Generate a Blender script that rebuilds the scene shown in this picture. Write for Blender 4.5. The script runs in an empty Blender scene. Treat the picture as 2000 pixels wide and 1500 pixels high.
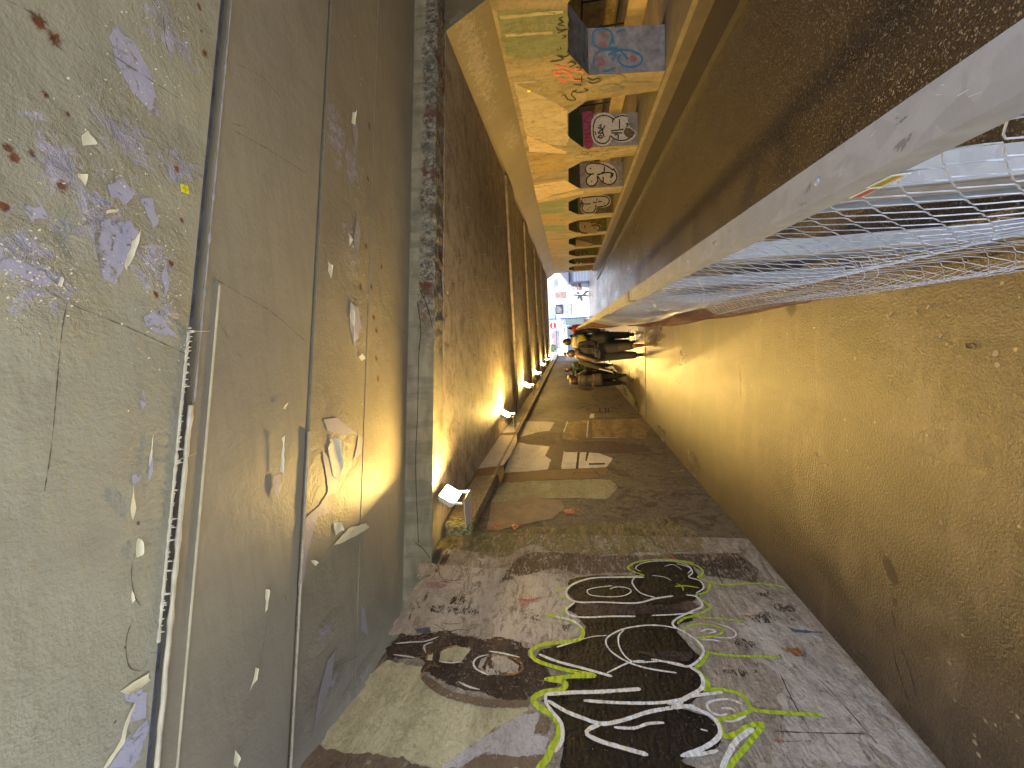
import bpy, bmesh, math, random
from mathutils import noise as mn
from mathutils import Vector, Matrix
from mathutils.geometry import tessellate_polygon
random.seed(7)
R = math.radians
scn = bpy.context.scene
C = scn.collection
# ------------------------------------------------------------ camera (phone turned on its side, so the picture lies on its side)
FPX = 751.0
XW = Vector((0.99065, -0.05494, -0.12477)); YW = Vector((0.13058, 0.14625, 0.98065))
def _basis():
    vy = Vector((100, 112, FPX)).normalized(); vx = Vector((5750, -95, FPX))
    x = (vx - vy*vx.dot(vy)).normalized(); z = x.cross(vy)
    if z.y > 0: z = -z
    return x, vy, z
XW, YW, ZW = _basis()            # world axes seen from the camera (right, down, forward)
EYE = Vector((0, 0, 1.6))
cam_d = bpy.data.cameras.new('camera'); cam = bpy.data.objects.new('camera', cam_d); C.objects.link(cam)
cam_d.sensor_fit = 'HORIZONTAL'; cam_d.sensor_width = 36.0; cam_d.lens = 36.0*FPX/2000.0
cam_d.clip_start = 0.03; cam_d.clip_end = 600
m3 = Matrix(((XW.y, XW.x, -XW.z), (YW.y, YW.x, -YW.z), (ZW.y, ZW.x, -ZW.z)))
cam.matrix_world = Matrix.Translation(EYE) @ m3.to_4x4()
scn.camera = cam
# ------------------------------------------------------------ world, sun, exposure
SUN_EL, SUN_ROT = R(64), R(160)
w = bpy.data.worlds.new('World'); scn.world = w; w.use_nodes = True
nt = w.node_tree; nt.nodes.clear()
sky = nt.nodes.new('ShaderNodeTexSky'); sky.sky_type = 'NISHITA'; sky.sun_disc = False
sky.sun_elevation = SUN_EL; sky.sun_rotation = SUN_ROT; sky.air_density = 1.2; sky.dust_density = 2.5
bg = nt.nodes.new('ShaderNodeBackground'); bg.inputs['Strength'].default_value = 0.15
ow = nt.nodes.new('ShaderNodeOutputWorld')
nt.links.new(sky.outputs[0], bg.inputs[0]); nt.links.new(bg.outputs[0], ow.inputs[0])
sd = bpy.data.lights.new('sun', 'SUN'); sd.energy = 4.0; sd.angle = R(2); sd.color = (1, .96, .9)
sun = bpy.data.objects.new('sun', sd); C.objects.link(sun)
sun.rotation_euler = (R(26), 0, R(20)); sun.location = (0, -20, 30)
scn.view_settings.view_transform = 'Standard'; scn.view_settings.look = 'None'
scn.view_settings.exposure = 2.35; scn.view_settings.gamma = 1.0
LAMP_W = 27.0
LAMP_COL = (1.0, 0.61, 0.12)

# ------------------------------------------------------------ pixel of the photograph -> ray -> surface of the place (used to trace real outlines)
def ray(px, py):
    c = Vector((750-py, px-1000, FPX))
    return Vector((XW.dot(c), YW.dot(c), ZW.dot(c)))
def on_x(p, X):
    d = ray(*p); t = X/d.x; return EYE + d*t
def on_y(p, Y):
    d = ray(*p); t = Y/d.y; return EYE + d*t
def on_z(p, Z):
    d = ray(*p); t = (Z-EYE.z)/d.z; return EYE + d*t

# ------------------------------------------------------------ object helpers
def link(o, parent=None, m=None):
    C.objects.link(o)
    if parent is not None: o.parent = parent; o.matrix_parent_inverse = parent.matrix_world.inverted() if False else Matrix()
    if m is not None and hasattr(o.data, 'materials'): o.data.materials.append(m)
    return o
def tag(o, label=None, cat=None, group=None, kind=None):
    if label: o['label'] = label
    if cat: o['category'] = cat
    if group: o['group'] = group
    if kind: o['kind'] = kind
    return o
def empty(name, loc=(0,0,0), rz=0):
    o = bpy.data.objects.new(name, None); C.objects.link(o); o.location = loc; o.rotation_euler = (0,0,rz)
    o.empty_display_size = .1; return o
def obj(name, bm, m, parent=None, smooth=False):
    me = bpy.data.meshes.new(name); bm.normal_update(); bm.to_mesh(me); bm.free()
    if smooth:
        for p in me.polygons: p.use_smooth = True
    o = bpy.data.objects.new(name, me)
    ms = m if isinstance(m, (list, tuple)) else [m]
    C.objects.link(o)
    for q in ms: me.materials.append(q)
    if parent is not None: o.parent = parent
    return o
def box(bm, x0, x1, y0, y1, z0, z1):
    v = [bm.verts.new(p) for p in ((x0,y0,z0),(x1,y0,z0),(x1,y1,z0),(x0,y1,z0),(x0,y0,z1),(x1,y0,z1),(x1,y1,z1),(x0,y1,z1))]
    for f in ((0,3,2,1),(4,5,6,7),(0,1,5,4),(1,2,6,5),(2,3,7,6),(3,0,4,7)): bm.faces.new([v[i] for i in f])
    return v
def obox(bm, c, ax, ay, az, hx, hy, hz):
    c = Vector(c); vs = []
    for sz in (-1,1):
        for sx, sy in ((-1,-1),(1,-1),(1,1),(-1,1)): vs.append(bm.verts.new(c + ax*hx*sx + ay*hy*sy + az*hz*sz))
    for f in ((0,3,2,1),(4,5,6,7),(0,1,5,4),(1,2,6,5),(2,3,7,6),(3,0,4,7)): bm.faces.new([vs[i] for i in f])
def prism(bm, poly, f0, f1):
    """poly: list of 2D; f0/f1 map 2D to 3D ends"""
    a = [bm.verts.new(f0(p)) for p in poly]; b = [bm.verts.new(f1(p)) for p in poly]
    n = len(poly)
    for i in range(n): bm.faces.new((a[i], a[(i+1)%n], b[(i+1)%n], b[i]))
    tr = tessellate_polygon([[Vector((p[0],p[1],0)) for p in poly]])
    for t in tr:
        bm.faces.new([a[i] for i in t]); bm.faces.new([b[i] for i in t])
    bmesh.ops.recalc_face_normals(bm, faces=bm.faces[:])
def tube(bm, pts, r, n=6, cap=True):
    pts = [Vector(p) for p in pts]; rings = []
    rr = r if isinstance(r, (list, tuple)) else [r]*len(pts)
    for i, p in enumerate(pts):
        t = (pts[min(i+1,len(pts)-1)] - pts[max(i-1,0)]).normalized()
        u = t.cross(Vector((0,0,1)))
        if u.length < .05: u = t.cross(Vector((0,1,0)))
        u.normalize(); v = t.cross(u)
        rings.append([bm.verts.new(p + (u*math.cos(2*math.pi*k/n) + v*math.sin(2*math.pi*k/n))*rr[i]) for k in range(n)])
    for a, b in zip(rings, rings[1:]):
        for k in range(n): bm.faces.new((a[k], a[(k+1)%n], b[(k+1)%n], b[k]))
    if cap:
        bm.faces.new(rings[0][::-1]); bm.faces.new(rings[-1])
def ball(bm, c, r, sx=1, sy=1, sz=1, seg=12, rot=None):
    m = Matrix.Translation(Vector(c)) @ (rot.to_4x4() if rot is not None else Matrix()) @ Matrix.Diagonal((r*sx, r*sy, r*sz, 1))
    bmesh.ops.create_uvsphere(bm, u_segments=seg, v_segments=max(6, seg*2//3), radius=1, matrix=m)
def smooth_line(pts, step):
    """Catmull-Rom through pts"""
    P = [Vector(p) for p in pts]
    if len(P) < 3: 
        n = max(1, int((P[1]-P[0]).length/step)); return [P[0].lerp(P[1], i/n) for i in range(n+1)]
    out = []
    for i in range(len(P)-1):
        p0 = P[max(i-1,0)]; p1 = P[i]; p2 = P[i+1]; p3 = P[min(i+2,len(P)-1)]
        n = max(1, int((p2-p1).length/step))
        for k in range(n):
            t = k/n
            out.append(.5*((2*p1)+(-p0+p2)*t+(2*p0-5*p1+4*p2-p3)*t*t+(-p0+3*p1-3*p2+p3)*t**3))
    out.append(P[-1]); return out

# ------------------------------------------------------------ materials
def nodes(name):
    m = bpy.data.materials.new(name); m.use_nodes = True
    t = m.node_tree; t.nodes.clear()
    out = t.nodes.new('ShaderNodeOutputMaterial'); b = t.nodes.new('ShaderNodeBsdfPrincipled')
    t.links.new(b.outputs[0], out.inputs[0])
    return m, t, b
def N(t, typ, **kw):
    n = t.nodes.new(typ)
    for k, v in kw.items(): setattr(n, k, v)
    return n
def pos(t, scale=(1,1,1)):
    g = N(t, 'ShaderNodeNewGeometry'); mp = N(t, 'ShaderNodeMapping'); mp.inputs['Scale'].default_value = scale
    t.links.new(g.outputs['Position'], mp.inputs['Vector']); return mp.outputs[0]
def noise(t, vec, scale, detail=6, rough=.6, dist=0):
    n = N(t, 'ShaderNodeTexNoise'); n.inputs['Scale'].default_value = scale; n.inputs['Detail'].default_value = detail
    n.inputs['Roughness'].default_value = rough; n.inputs['Distortion'].default_value = dist
    t.links.new(vec, n.inputs['Vector']); return n.outputs['Fac']
def ramp(t, fac, stops, interp='LINEAR'):
    r = N(t, 'ShaderNodeValToRGB'); r.color_ramp.interpolation = interp
    el = r.color_ramp.elements
    while len(el) < len(stops): el.new(.5)
    for e, (p, c) in zip(el, stops):
        e.position = p; e.color = (c if len(c) == 4 else (*c, 1)) if isinstance(c, (tuple, list)) else (c, c, c, 1)
    t.links.new(fac, r.inputs[0]); return r.outputs[0]
def mix(t, fac, a, b, blend='MIX'):
    n = N(t, 'ShaderNodeMix', data_type='RGBA', blend_type=blend)
    for s, v in ((n.inputs[0], fac), (n.inputs[6], a), (n.inputs[7], b)):
        if isinstance(v, (int, float)): s.default_value = v if s.type == 'VALUE' else (v, v, v, 1)
        elif isinstance(v, (tuple, list)): s.default_value = (*v, 1) if len(v) == 3 else v
        else: t.links.new(v, s)
    return n.outputs[2]
def math_(t, op, a, b=None, clamp=False):
    n = N(t, 'ShaderNodeMath', operation=op, use_clamp=clamp)
    for s, v in ((n.inputs[0], a), (n.inputs[1], b)):
        if v is None: continue
        if isinstance(v, (int, float)): s.default_value = v
        else: t.links.new(v, s)
    return n.outputs[0]
def bump(t, b, h, strength, dist=.01, prev=None):
    n = N(t, 'ShaderNodeBump'); n.inputs['Strength'].default_value = strength; n.inputs['Distance'].default_value = dist
    t.links.new(h, n.inputs['Height'])
    if prev is not None: t.links.new(prev, n.inputs['Normal'])
    t.links.new(n.outputs[0], b.inputs['Normal']); return n.outputs[0]
def blob(t, cx, cy, rx, ry, axes='XY', soft=1.0):
    """1 in the middle of an ellipse placed in the world, 0 outside"""
    g = N(t, 'ShaderNodeNewGeometry'); s = N(t, 'ShaderNodeSeparateXYZ'); t.links.new(g.outputs['Position'], s.inputs[0])
    a = math_(t, 'DIVIDE', math_(t, 'SUBTRACT', s.outputs[axes[0]], cx), rx)
    b = math_(t, 'DIVIDE', math_(t, 'SUBTRACT', s.outputs[axes[1]], cy), ry)
    d = math_(t, 'SQRT', math_(t, 'ADD', math_(t, 'MULTIPLY', a, a), math_(t, 'MULTIPLY', b, b)))
    return math_(t, 'SUBTRACT', 1.0, math_(t, 'MULTIPLY', d, soft), True)
def simple(name, col, rough=.6, metal=0, var=.12, sc=8, bmp=0, bsc=60, spec=.5, obj_space=False):
    m, t, b = nodes(name)
    v = pos(t)
    if obj_space:
        tc = N(t, 'ShaderNodeTexCoord'); v = tc.outputs['Object']
    n = noise(t, v, sc)
    lo = tuple(c*(1-var*2) for c in col); hi = tuple(min(1, c*(1+var*2)) for c in col)
    t.links.new(ramp(t, n, [(.3, lo), (.7, hi)]), b.inputs['Base Color'])
    b.inputs['Roughness'].default_value = rough; b.inputs['Metallic'].default_value = metal
    b.inputs['Specular IOR Level'].default_value = spec
    if bmp: bump(t, b, noise(t, v, bsc, 4), bmp, .004)
    return m

def mat_ceiling(name, base, base2, chips, rusts, lam=(.42,.43,.55), warm=False, scr=1.0):
    """painted concrete overhead: gray-green paint, chipped to bare lavender-gray in worn areas, rust spots"""
    m, t, b = nodes(name)
    P = pos(t)
    big = noise(t, P, .9, 4, .55)
    col = mix(t, ramp(t, big, [(.35, 0.0), (.65, 1.0)]), base, base2)
    streak = noise(t, pos(t, (1.2, 14, 1)), 1.6, 5, .6, .3)
    col = mix(t, math_(t, 'MULTIPLY', ramp(t, streak, [(.45, 0.0), (.7, 1.0)]), .35), col, tuple(c*.62 for c in base))
    grime = noise(t, P, 5, 8, .7)
    col = mix(t, math_(t, 'MULTIPLY', ramp(t, grime, [(.5, 0.0), (.75, 1.0)]), .3), col, (.13, .12, .10))
    mask = None
    for c in chips:
        q = blob(t, *c)
        mask = q if mask is None else math_(t, 'MAXIMUM', mask, q)
    h = noise(t, P, 55, 3, .6)
    h2 = noise(t, P, 11, 6, .75, .4)
    nrm = bump(t, b, h, .6*scr, .006)
    nrm = bump(t, b, noise(t, P, 7, 9, .62, .4), .4*scr, .02, nrm)
    if mask is not None:
        cn = noise(t, P, 13, 9, .78, .6)
        thr = math_(t, 'SUBTRACT', math_(t, 'ADD', cn, math_(t, 'MULTIPLY', mask, .27)), .71)
        thr = math_(t, 'ADD', thr, .5)
        bare = ramp(t, thr, [(.500, 0.0), (.504, 1.0)])
        edge = ramp(t, thr, [(.488, 0.0), (.497, 1.0), (.502, 0.0)])  # cream highlight painted along the outer side of each chip
        shadow_rim = ramp(t, thr, [(.500, 0.0), (.505, 1.0), (.518, 0.0)])  # dark shadow line painted just inside each chip
        fine = noise(t, P, 45, 6, .8, .5)
        th2 = math_(t, 'SUBTRACT', math_(t, 'ADD', fine, math_(t, 'MULTIPLY', mask, .22)), .74)
        speck = ramp(t, th2, [(.0, 0.0), (.02, 1.0)])
        col = mix(t, math_(t, 'MULTIPLY', speck, .8), col, (.10, .105, .14))
        lamc = mix(t, ramp(t, noise(t, P, 16, 6, .7), [(.35, 0.0), (.65, 1.0)]), lam, tuple(c*.55 for c in lam))
        col = mix(t, bare, col, lamc)
        col = mix(t, math_(t, 'MULTIPLY', shadow_rim, .75), col, (.09, .09, .12))
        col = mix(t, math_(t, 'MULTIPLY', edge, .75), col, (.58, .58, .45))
        nrm = bump(t, b, math_(t, 'ADD', bare, math_(t, 'MULTIPLY', speck, .6)), -1.0, .012, nrm)
        nrm = bump(t, b, math_(t, 'MULTIPLY', math_(t, 'MULTIPLY', h2, mask), 2), .9, .02, nrm)
    rm = None
    for c in rusts:
        q = blob(t, *c); rm = q if rm is None else math_(t, 'MAXIMUM', rm, q)
    if rm is not None:
        rn = noise(t, P, 26, 8, .8, 1.5)
        rf = ramp(t, math_(t, 'ADD', math_(t, 'MULTIPLY', rm, .35), rn), [(.64, 0.0), (.74, 1.0)])
        rf = math_(t, 'MULTIPLY', rf, ramp(t, rm, [(.0, 0.0), (.25, 1.0)]))
        col = mix(t, rf, col, ramp(t, rn, [(.45, (.07, .022, .012)), (.75, (.26, .10, .045))]))
    t.links.new(col, b.inputs['Base Color'])
    b.inputs['Roughness'].default_value = .5
    return m

def mat_soffit():
    """far ceiling: dirty dark stained concrete with streaks running across the tunnel"""
    m, t, b = nodes('stained_ceiling')
    P = pos(t)
    st = noise(t, pos(t, (1.0, 1.25, 1)), 3.4, 12, .80, .5)
    col = ramp(t, st, [(.30, (.07, .055, .05)), (.42, (.20, .165, .14)), (.52, (.36, .30, .23)), (.70, (.50, .43, .34))])
    zone = blob(t, 2.4, 7.2, 2.6, 3.6, 'XY', .9)
    col = mix(t, math_(t, 'MULTIPLY', zone, math_(t, 'ADD', noise(t, pos(t, (1, 1.7, 1)), 4, 10, .8, 1.0), .30)), col, (.045, .036, .042))
    spl = noise(t, pos(t, (.4, 9, 1)), 5, 6, .8, .3)
    col = mix(t, math_(t, 'MULTIPLY', ramp(t, spl, [(.6, 0.0), (.66, 1.0)]), .5), col, (.36, .33, .30))
    dk = noise(t, P, 3.2, 9, .75, 1.0)
    col = mix(t, math_(t, 'MULTIPLY', ramp(t, dk, [(.57, 0.0), (.63, 1.0)]), .7), col, (.05, .04, .05))
    t.links.new(col, b.inputs['Base Color']); b.inputs['Roughness'].default_value = .7
    n1 = bump(t, b, st, .8, .03); n1 = bump(t, b, noise(t, P, 40, 5, .7), .5, .008, n1)
    return m

def mural(name, stops, sc=(1,.35,1.6), scale=2.5, dirt=.5, speck=(.03,.025,.03), bs=.9, pv=40, rough=.75, thr=.57, vscale=22):
    """rough paint-over-plaster: layered colours with dark flaking specks"""
    m, t, b = nodes(name)
    P = pos(t)
    n1 = noise(t, pos(t, sc), scale, 9, .68, .7)
    col = ramp(t, n1, stops)
    n2 = noise(t, P, 30, 6, .8, 1.2)
    col = mix(t, math_(t, 'MULTIPLY', ramp(t, n2, [(thr, 0.0), (thr+.06, 1.0)]), dirt), col, speck)
    n3 = noise(t, pos(t, (1, 1, 1)), 6, 8, .75, 1.0)
    col = mix(t, math_(t, 'MULTIPLY', ramp(t, n3, [(.40, 1.0), (.5, 0.0)]), .45), col, tuple(.7*x for x in stops[0][1]))
    n4 = noise(t, pos(t, (1, .7, 1.5)), 60, 5, .8, 1.0)
    col = mix(t, math_(t, 'MULTIPLY', ramp(t, n4, [(.36, 1.0), (.46, 0.0)]), .45), col, tuple(.45*x for x in stops[0][1]))
    col = mix(t, math_(t, 'MULTIPLY', ramp(t, n4, [(.56, 0.0), (.66, 1.0)]), .35), col, tuple(min(1, 1.35*x) for x in stops[-1][1]))
    t.links.new(col, b.inputs['Base Color']); b.inputs['Roughness'].default_value = rough
    vo = N(t, 'ShaderNodeTexVoronoi'); vo.feature = 'SMOOTH_F1'; vo.inputs['Scale'].default_value = vscale
    dv = N(t, 'ShaderNodeVectorMath', operation='ADD'); t.links.new(pos(t, (1, 1.0, 1.9)), dv.inputs[0])
    nn = N(t, 'ShaderNodeTexNoise'); nn.inputs['Scale'].default_value = 14; t.links.new(P, nn.inputs['Vector'])
    sm = N(t, 'ShaderNodeVectorMath', operation='SCALE'); sm.inputs['Scale'].default_value = .12
    t.links.new(nn.outputs['Color'], sm.inputs[0]); t.links.new(sm.outputs[0], dv.inputs[1]); t.links.new(dv.outputs[0], vo.inputs['Vector'])
    q = bump(t, b, vo.outputs['Distance'], bs*.45, .022)
    q = bump(t, b, noise(t, P, 9, 9, .7, .8), .5, .03, q)
    q = bump(t, b, noise(t, P, pv*1.4, 5, .75), .7, .010, q)
    return m

def paint(name, col, rough=.5, breakup=.25, under=(.2,.16,.14), sc=38, thr=.55, bs=.6):
    m, t, b = nodes(name)
    P = pos(t)
    n = noise(t, P, sc, 6, .78, .8)
    c = mix(t, math_(t, 'MULTIPLY', ramp(t, n, [(thr, 0.0), (thr+.06, 1.0)]), breakup), col, under)
    c = mix(t, math_(t, 'MULTIPLY', noise(t, P, 4, 4), .35), c, tuple(x*.6 for x in col))
    t.links.new(c, b.inputs['Base Color']); b.inputs['Roughness'].default_value = rough
    vo = N(t, 'ShaderNodeTexVoronoi'); vo.feature = 'SMOOTH_F1'; vo.inputs['Scale'].default_value = 22
    t.links.new(pos(t, (1, 1, 1.9)), vo.inputs['Vector'])
    q = bump(t, b, vo.outputs['Distance'], bs*.8, .03)
    bump(t, b, noise(t, P, 45, 4, .7), bs, .01, q)
    return m

def holes(m, amount=.5, scale=26, det=7, dist=1.4, stretch=(1,1,1), soft=.02):
    t = m.node_tree; b = next(n for n in t.nodes if n.type == 'BSDF_PRINCIPLED'); out = next(n for n in t.nodes if n.type == 'OUTPUT_MATERIAL')
    n = noise(t, pos(t, stretch), scale, det, .74, dist)
    f = ramp(t, n, [(amount, 0.0), (amount+soft, 1.0)])
    tr_ = t.nodes.new('ShaderNodeBsdfTransparent'); mx = t.nodes.new('ShaderNodeMixShader')
    t.links.new(f, mx.inputs[0]); t.links.new(b.outputs[0], mx.inputs[1]); t.links.new(tr_.outputs[0], mx.inputs[2]); t.links.new(mx.outputs[0], out.inputs[0])
    return m
# ------------------------------------------------------------ tracing helpers: paint lies on its surface
class Surf:
    """kind 'x','y','z'; at = coordinate; sgn = side that faces the viewer"""
    def __init__(s, kind, at, sgn): s.k, s.a, s.s, s.n = kind, at, sgn, 0
    def at(s, p): return {'x': on_x, 'y': on_y, 'z': on_z}[s.k](p, s.a)
    def lift(s, v, d):
        v = Vector(v); i = 'xyz'.index(s.k); v[i] = s.a + s.s*d; return v
    def perp(s, t):
        n = Vector((0,0,0)); n['xyz'.index(s.k)] = 1; return n.cross(t).normalized()
    def flat(s, v): return {'x': (v.y, v.z), 'y': (v.x, v.z), 'z': (v.x, v.y)}[s.k]
def rough_outline(P, amp, step, surf, rnd):
    out = []
    n = len(P)
    for i in range(n):
        a, b = P[i], P[(i+1)%n]; L = (b-a).length; k = max(1, int(L/step))
        t = (b-a).normalized() if L > 1e-6 else Vector((0,1,0)); q = surf.perp(t); d = 0
        for j in range(k):
            f = j/k; d = .6*d + rnd.uniform(-1, 1)*amp
            p_ = a.lerp(b, f)
            fr = mn.noise(p_*3.5)*1.6 + mn.noise(p_*11+Vector((3,1,7)))*1.1 + mn.noise(p_*34)*.7 + mn.noise(p_*90)*.35
            out.append(p_ + q*(d*.35 + fr*amp*1.25)*(math.sin(math.pi*f)*.4+.6))
    return out
def patch(bm, surf, pts, d=.002, amp=.012, step=.012, px=True, seed=0, zoom=None):
    rnd = random.Random(seed or len(pts)*131+int(pts[0][0]))
    P = [surf.at(p) if px else Vector(p) for p in pts]
    P = rough_outline(P, amp, step, surf, rnd)
    vs = [bm.verts.new(surf.lift(p, d)) for p in P]
    for tr in tessellate_polygon([[Vector((*surf.flat(p), 0)) for p in P]]):
        try: bm.faces.new([vs[i] for i in tr])
        except ValueError: pass
def fixnorm(bm, surf):
    n = Vector((0,0,0)); n['xyz'.index(surf.k)] = surf.s
    bm.normal_update()
    for f in bm.faces:
        if f.normal.dot(n) < 0: f.normal_flip()
def stroke(bm, surf, pts, w=.02, d=.006, px=True, step=.02, taper=True, jitter=.12, seed=1):
    rnd = random.Random(seed+int(abs(pts[0][0])*7+abs(pts[0][1])))
    P = smooth_line([surf.at(p) if px else Vector(p) for p in pts], step)
    n = len(P); prev = None
    for i, p in enumerate(P):
        t = (P[min(i+1,n-1)] - P[max(i-1,0)])
        if t.length < 1e-7: continue
        q = surf.perp(t.normalized())
        ww = w*.5*(1+rnd.uniform(-jitter, jitter))
        if taper: ww *= min(1, .45+min(i, n-1-i)*.25)
        surf.n += 1; dd = d + (surf.n % 700)*.000004
        cur = (bm.verts.new(surf.lift(p+q*ww, dd)), bm.verts.new(surf.lift(p-q*ww, dd)))
        if prev: bm.faces.new((prev[0], prev[1], cur[1], cur[0]))
        prev = cur
def zc(pts, ox, oy, s): return [(ox+x/s, oy+y/s) for x, y in pts]
Z8 = lambda *p: zc(p, 650, 975, 2.857)
Z1 = lambda *p: zc(p, 1300, 975, 2.857)
ZW6 = lambda *p: zc(p, 960, 780, 6.667)
ZP = lambda *p: zc(p, 1000, 0, 5.0)
ZK = lambda *p: zc(p, 1080, 200, 10.0)
ZL = lambda *p: zc(p, 1080, 300, 10.0)
ZT = lambda *p: zc(p, 1060, 420, 12.5)

# ================================================================= SETTING: road, sidewalk, street
ROAD = -0.5; WX = -2.03; RX = 4.2; YEND = 28.0
SK = .265                                  # the joints and the beam cross the tunnel at a slant
m_road, t, b = nodes('wet_asphalt')
P = pos(t)
n = noise(t, P, 1.1, 5, .6); f = noise(t, P, 130, 3, .75)
c = mix(t, n, (.014, .011, .010), (.030, .024, .020))
vo = N(t, 'ShaderNodeTexVoronoi'); vo.inputs['Scale'].default_value = 110; t.links.new(P, vo.inputs['Vector'])
c = mix(t, ramp(t, noise(t, P, 75, 2, .5), [(.60, 0.0), (.66, 1.0)]), c, (.17, .145, .12))
t.links.new(c, b.inputs['Base Color'])
t.links.new(ramp(t, noise(t, pos(t, (1,.4,1)), 1.3, 5, .6), [(.35, .26), (.65, .42)]), b.inputs['Roughness'])
b.inputs['Specular IOR Level'].default_value = .8
q = bump(t, b, vo.outputs['Distance'], .9, .0035); bump(t, b, f, .5, .0015, q)

m_walk, t, b = nodes('polished_asphalt_walk')
P = pos(t)
n = noise(t, P, .9, 6, .62)
c = mix(t, ramp(t, n, [(.35, 0.0), (.65, 1.0)]), (.026, .020, .016), (.055, .043, .034))
c = mix(t, math_(t, 'MULTIPLY', ramp(t, noise(t, pos(t, (2.2, .7, 1)), 2.4, 7, .7, .8), [(.46, 0.0), (.60, 1.0)]), .7), c, (.014, .011, .009))
c = mix(t, math_(t, 'MULTIPLY', ramp(t, noise(t, pos(t, (.7, 2.0, 1)), 1.7, 8, .7, .5), [(.52, 0.0), (.62, 1.0)]), .55), c, (.085, .068, .052))
c = mix(t, math_(t, 'MULTIPLY', ramp(t, noise(t, P, 14, 8, .75, 1.2), [(.60, 0.0), (.66, 1.0)]), .5), c, (.012, .009, .008))
fine = noise(t, P, 150, 3, .7)
c = mix(t, ramp(t, fine, [(.58, 0.0), (.66, 1.0)]), c, (.13, .105, .08))
sp = N(t, 'ShaderNodeTexVoronoi'); sp.inputs['Scale'].default_value = 9; t.links.new(P, sp.inputs['Vector'])
c = mix(t, math_(t, 'MULTIPLY', ramp(t, sp.outputs['Distance'], [(.05, 1.0), (.075, 0.0)]), .45), c, (.36, .30, .22))
t.links.new(c, b.inputs['Base Color'])
t.links.new(ramp(t, noise(t, pos(t, (1.5, .6, 1)), 1.3, 3, .5), [(.3, .26), (.7, .34)]), b.inputs['Roughness'])
b.inputs['Specular IOR Level'].default_value = .5
q = bump(t, b, noise(t, P, 75, 3, .65), 1.0, .0068); bump(t, b, noise(t, P, 2.2, 2, .5), .25, .004, q)

bm = bmesh.new(); v = [bm.verts.new(p) for p in ((-60,-40,ROAD),(60,-40,ROAD),(60,140,ROAD),(-60,140,ROAD))]; bm.faces.new(v)
tag(obj('road', bm, m_road), kind='structure')
bm = bmesh.new(); v = [bm.verts.new(p) for p in ((-16,-30,.006),(.3,-30,.006),(.3,-.35,.006),(-16,-.35,.006))]; bm.faces.new(v)
tag(obj('bounce_paving', bm, simple('pale_bounce_paving', (.42,.43,.43), .8, sc=2, bmp=.4)), kind='structure')  # unseen pale ground added behind the camera to bounce sunlight onto the ceiling
bm = bmesh.new(); KX = .36
box(bm, WX-.6, KX, -7, YEND, ROAD-.05, 0.0)
sw = tag(obj('sidewalk', bm, m_walk), kind='structure')
# crack line and metal edge of the walk, worn patches
m_dark = simple('dark_gap', (.018, .015, .012), .9)
sz = Surf('z', 0.0, 1)
bm = bmesh.new()
for pts in ([(2000,525),(1930,533),(1880,520)], [(1760,552),(1700,560),(1640,572),(1590,578),(1500,592),(1440,605)], [(1600,583),(1600,592)],
            [(1441,700),(1446,740),(1447,780)], [(1742,1190),(1748,1220),(1756,1250)], [(1746,1270),(1752,1300),(1780,1385)], [(1758,1262),(1775,1300),(1790,1360)]):
    stroke(bm, sz, pts, .006, .001, jitter=.8)
fixnorm(bm, sz); obj('surface_crack', bm, m_dark, sw)
m_stain = simple('damp_stain', (.035, .026, .02), .35, bmp=.4)
bm = bmesh.new()
patch(bm, sz, [(1538,590),(1552,585),(1556,605),(1545,620),(1536,608)], .001, .004, .01)
patch(bm, sz, [(1722,1092),(1735,1088),(1748,1110),(1757,1138),(1748,1146),(1732,1125)], .001, .006, .01)
patch(bm, sz, [(1741,1165),(1750,1168),(1752,1185),(1744,1180)], .001, .004, .01)
fixnorm(bm, sz); obj('damp_patch', bm, m_stain, sw)
m_gum = simple('gum_gray', (.15,.125,.10), .7)
bm = bmesh.new()
for (px, py) in ((1903,1042-30),(1948,713),(1764,823),(1782,670),(1811,850),(1769,863),(1926,1195),(1988,1400),(1866,1367),(1905,1450),(1912,1475),(1944,690),(1855,1295),(1838,1020),(1700,640),(1580,700),(1540,655),(1670,700),(1620,620)):
    pw = on_z((px,py), .001); r = random.uniform(.004, .012)
    ring = [bm.verts.new(pw + Vector((math.cos(a*.7854)*r*random.uniform(.7,1.2), math.sin(a*.7854)*r*random.uniform(.7,1.2), .001))) for a in range(8)]
    bm.faces.new(ring)
obj('gum_spot', bm, m_gum, sw)
# white painted kerb step where the walk's plate changes (far edge by the walkers)
bm = bmesh.new(); box(bm, -1.97, .34, 8.62, 8.66, .0015, .014)
obj('plate_edge', bm, simple('plate_edge_metal', (.22,.18,.12), .4, .6), sw)

# ================================================================= LEFT WALL
m_wallL = mural('layered_wall_paint', [(.28, (.09,.075,.067)), (.38, (.22,.185,.16)), (.46, (.40,.355,.32)), (.53, (.25,.21,.185)), (.62, (.42,.38,.345)), (.74, (.58,.55,.51))], dirt=.6, scale=3.2)
wall = empty('graffiti_wall', (WX, 0, 0))
tag(wall, 'long rough plaster wall under layers of flaking paint and graffiti beside the walkway', 'wall')
def lw(o):      # child of wall, built in world coordinates
    o.parent = wall; o.location = (-WX, 0, 0); return o
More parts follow.
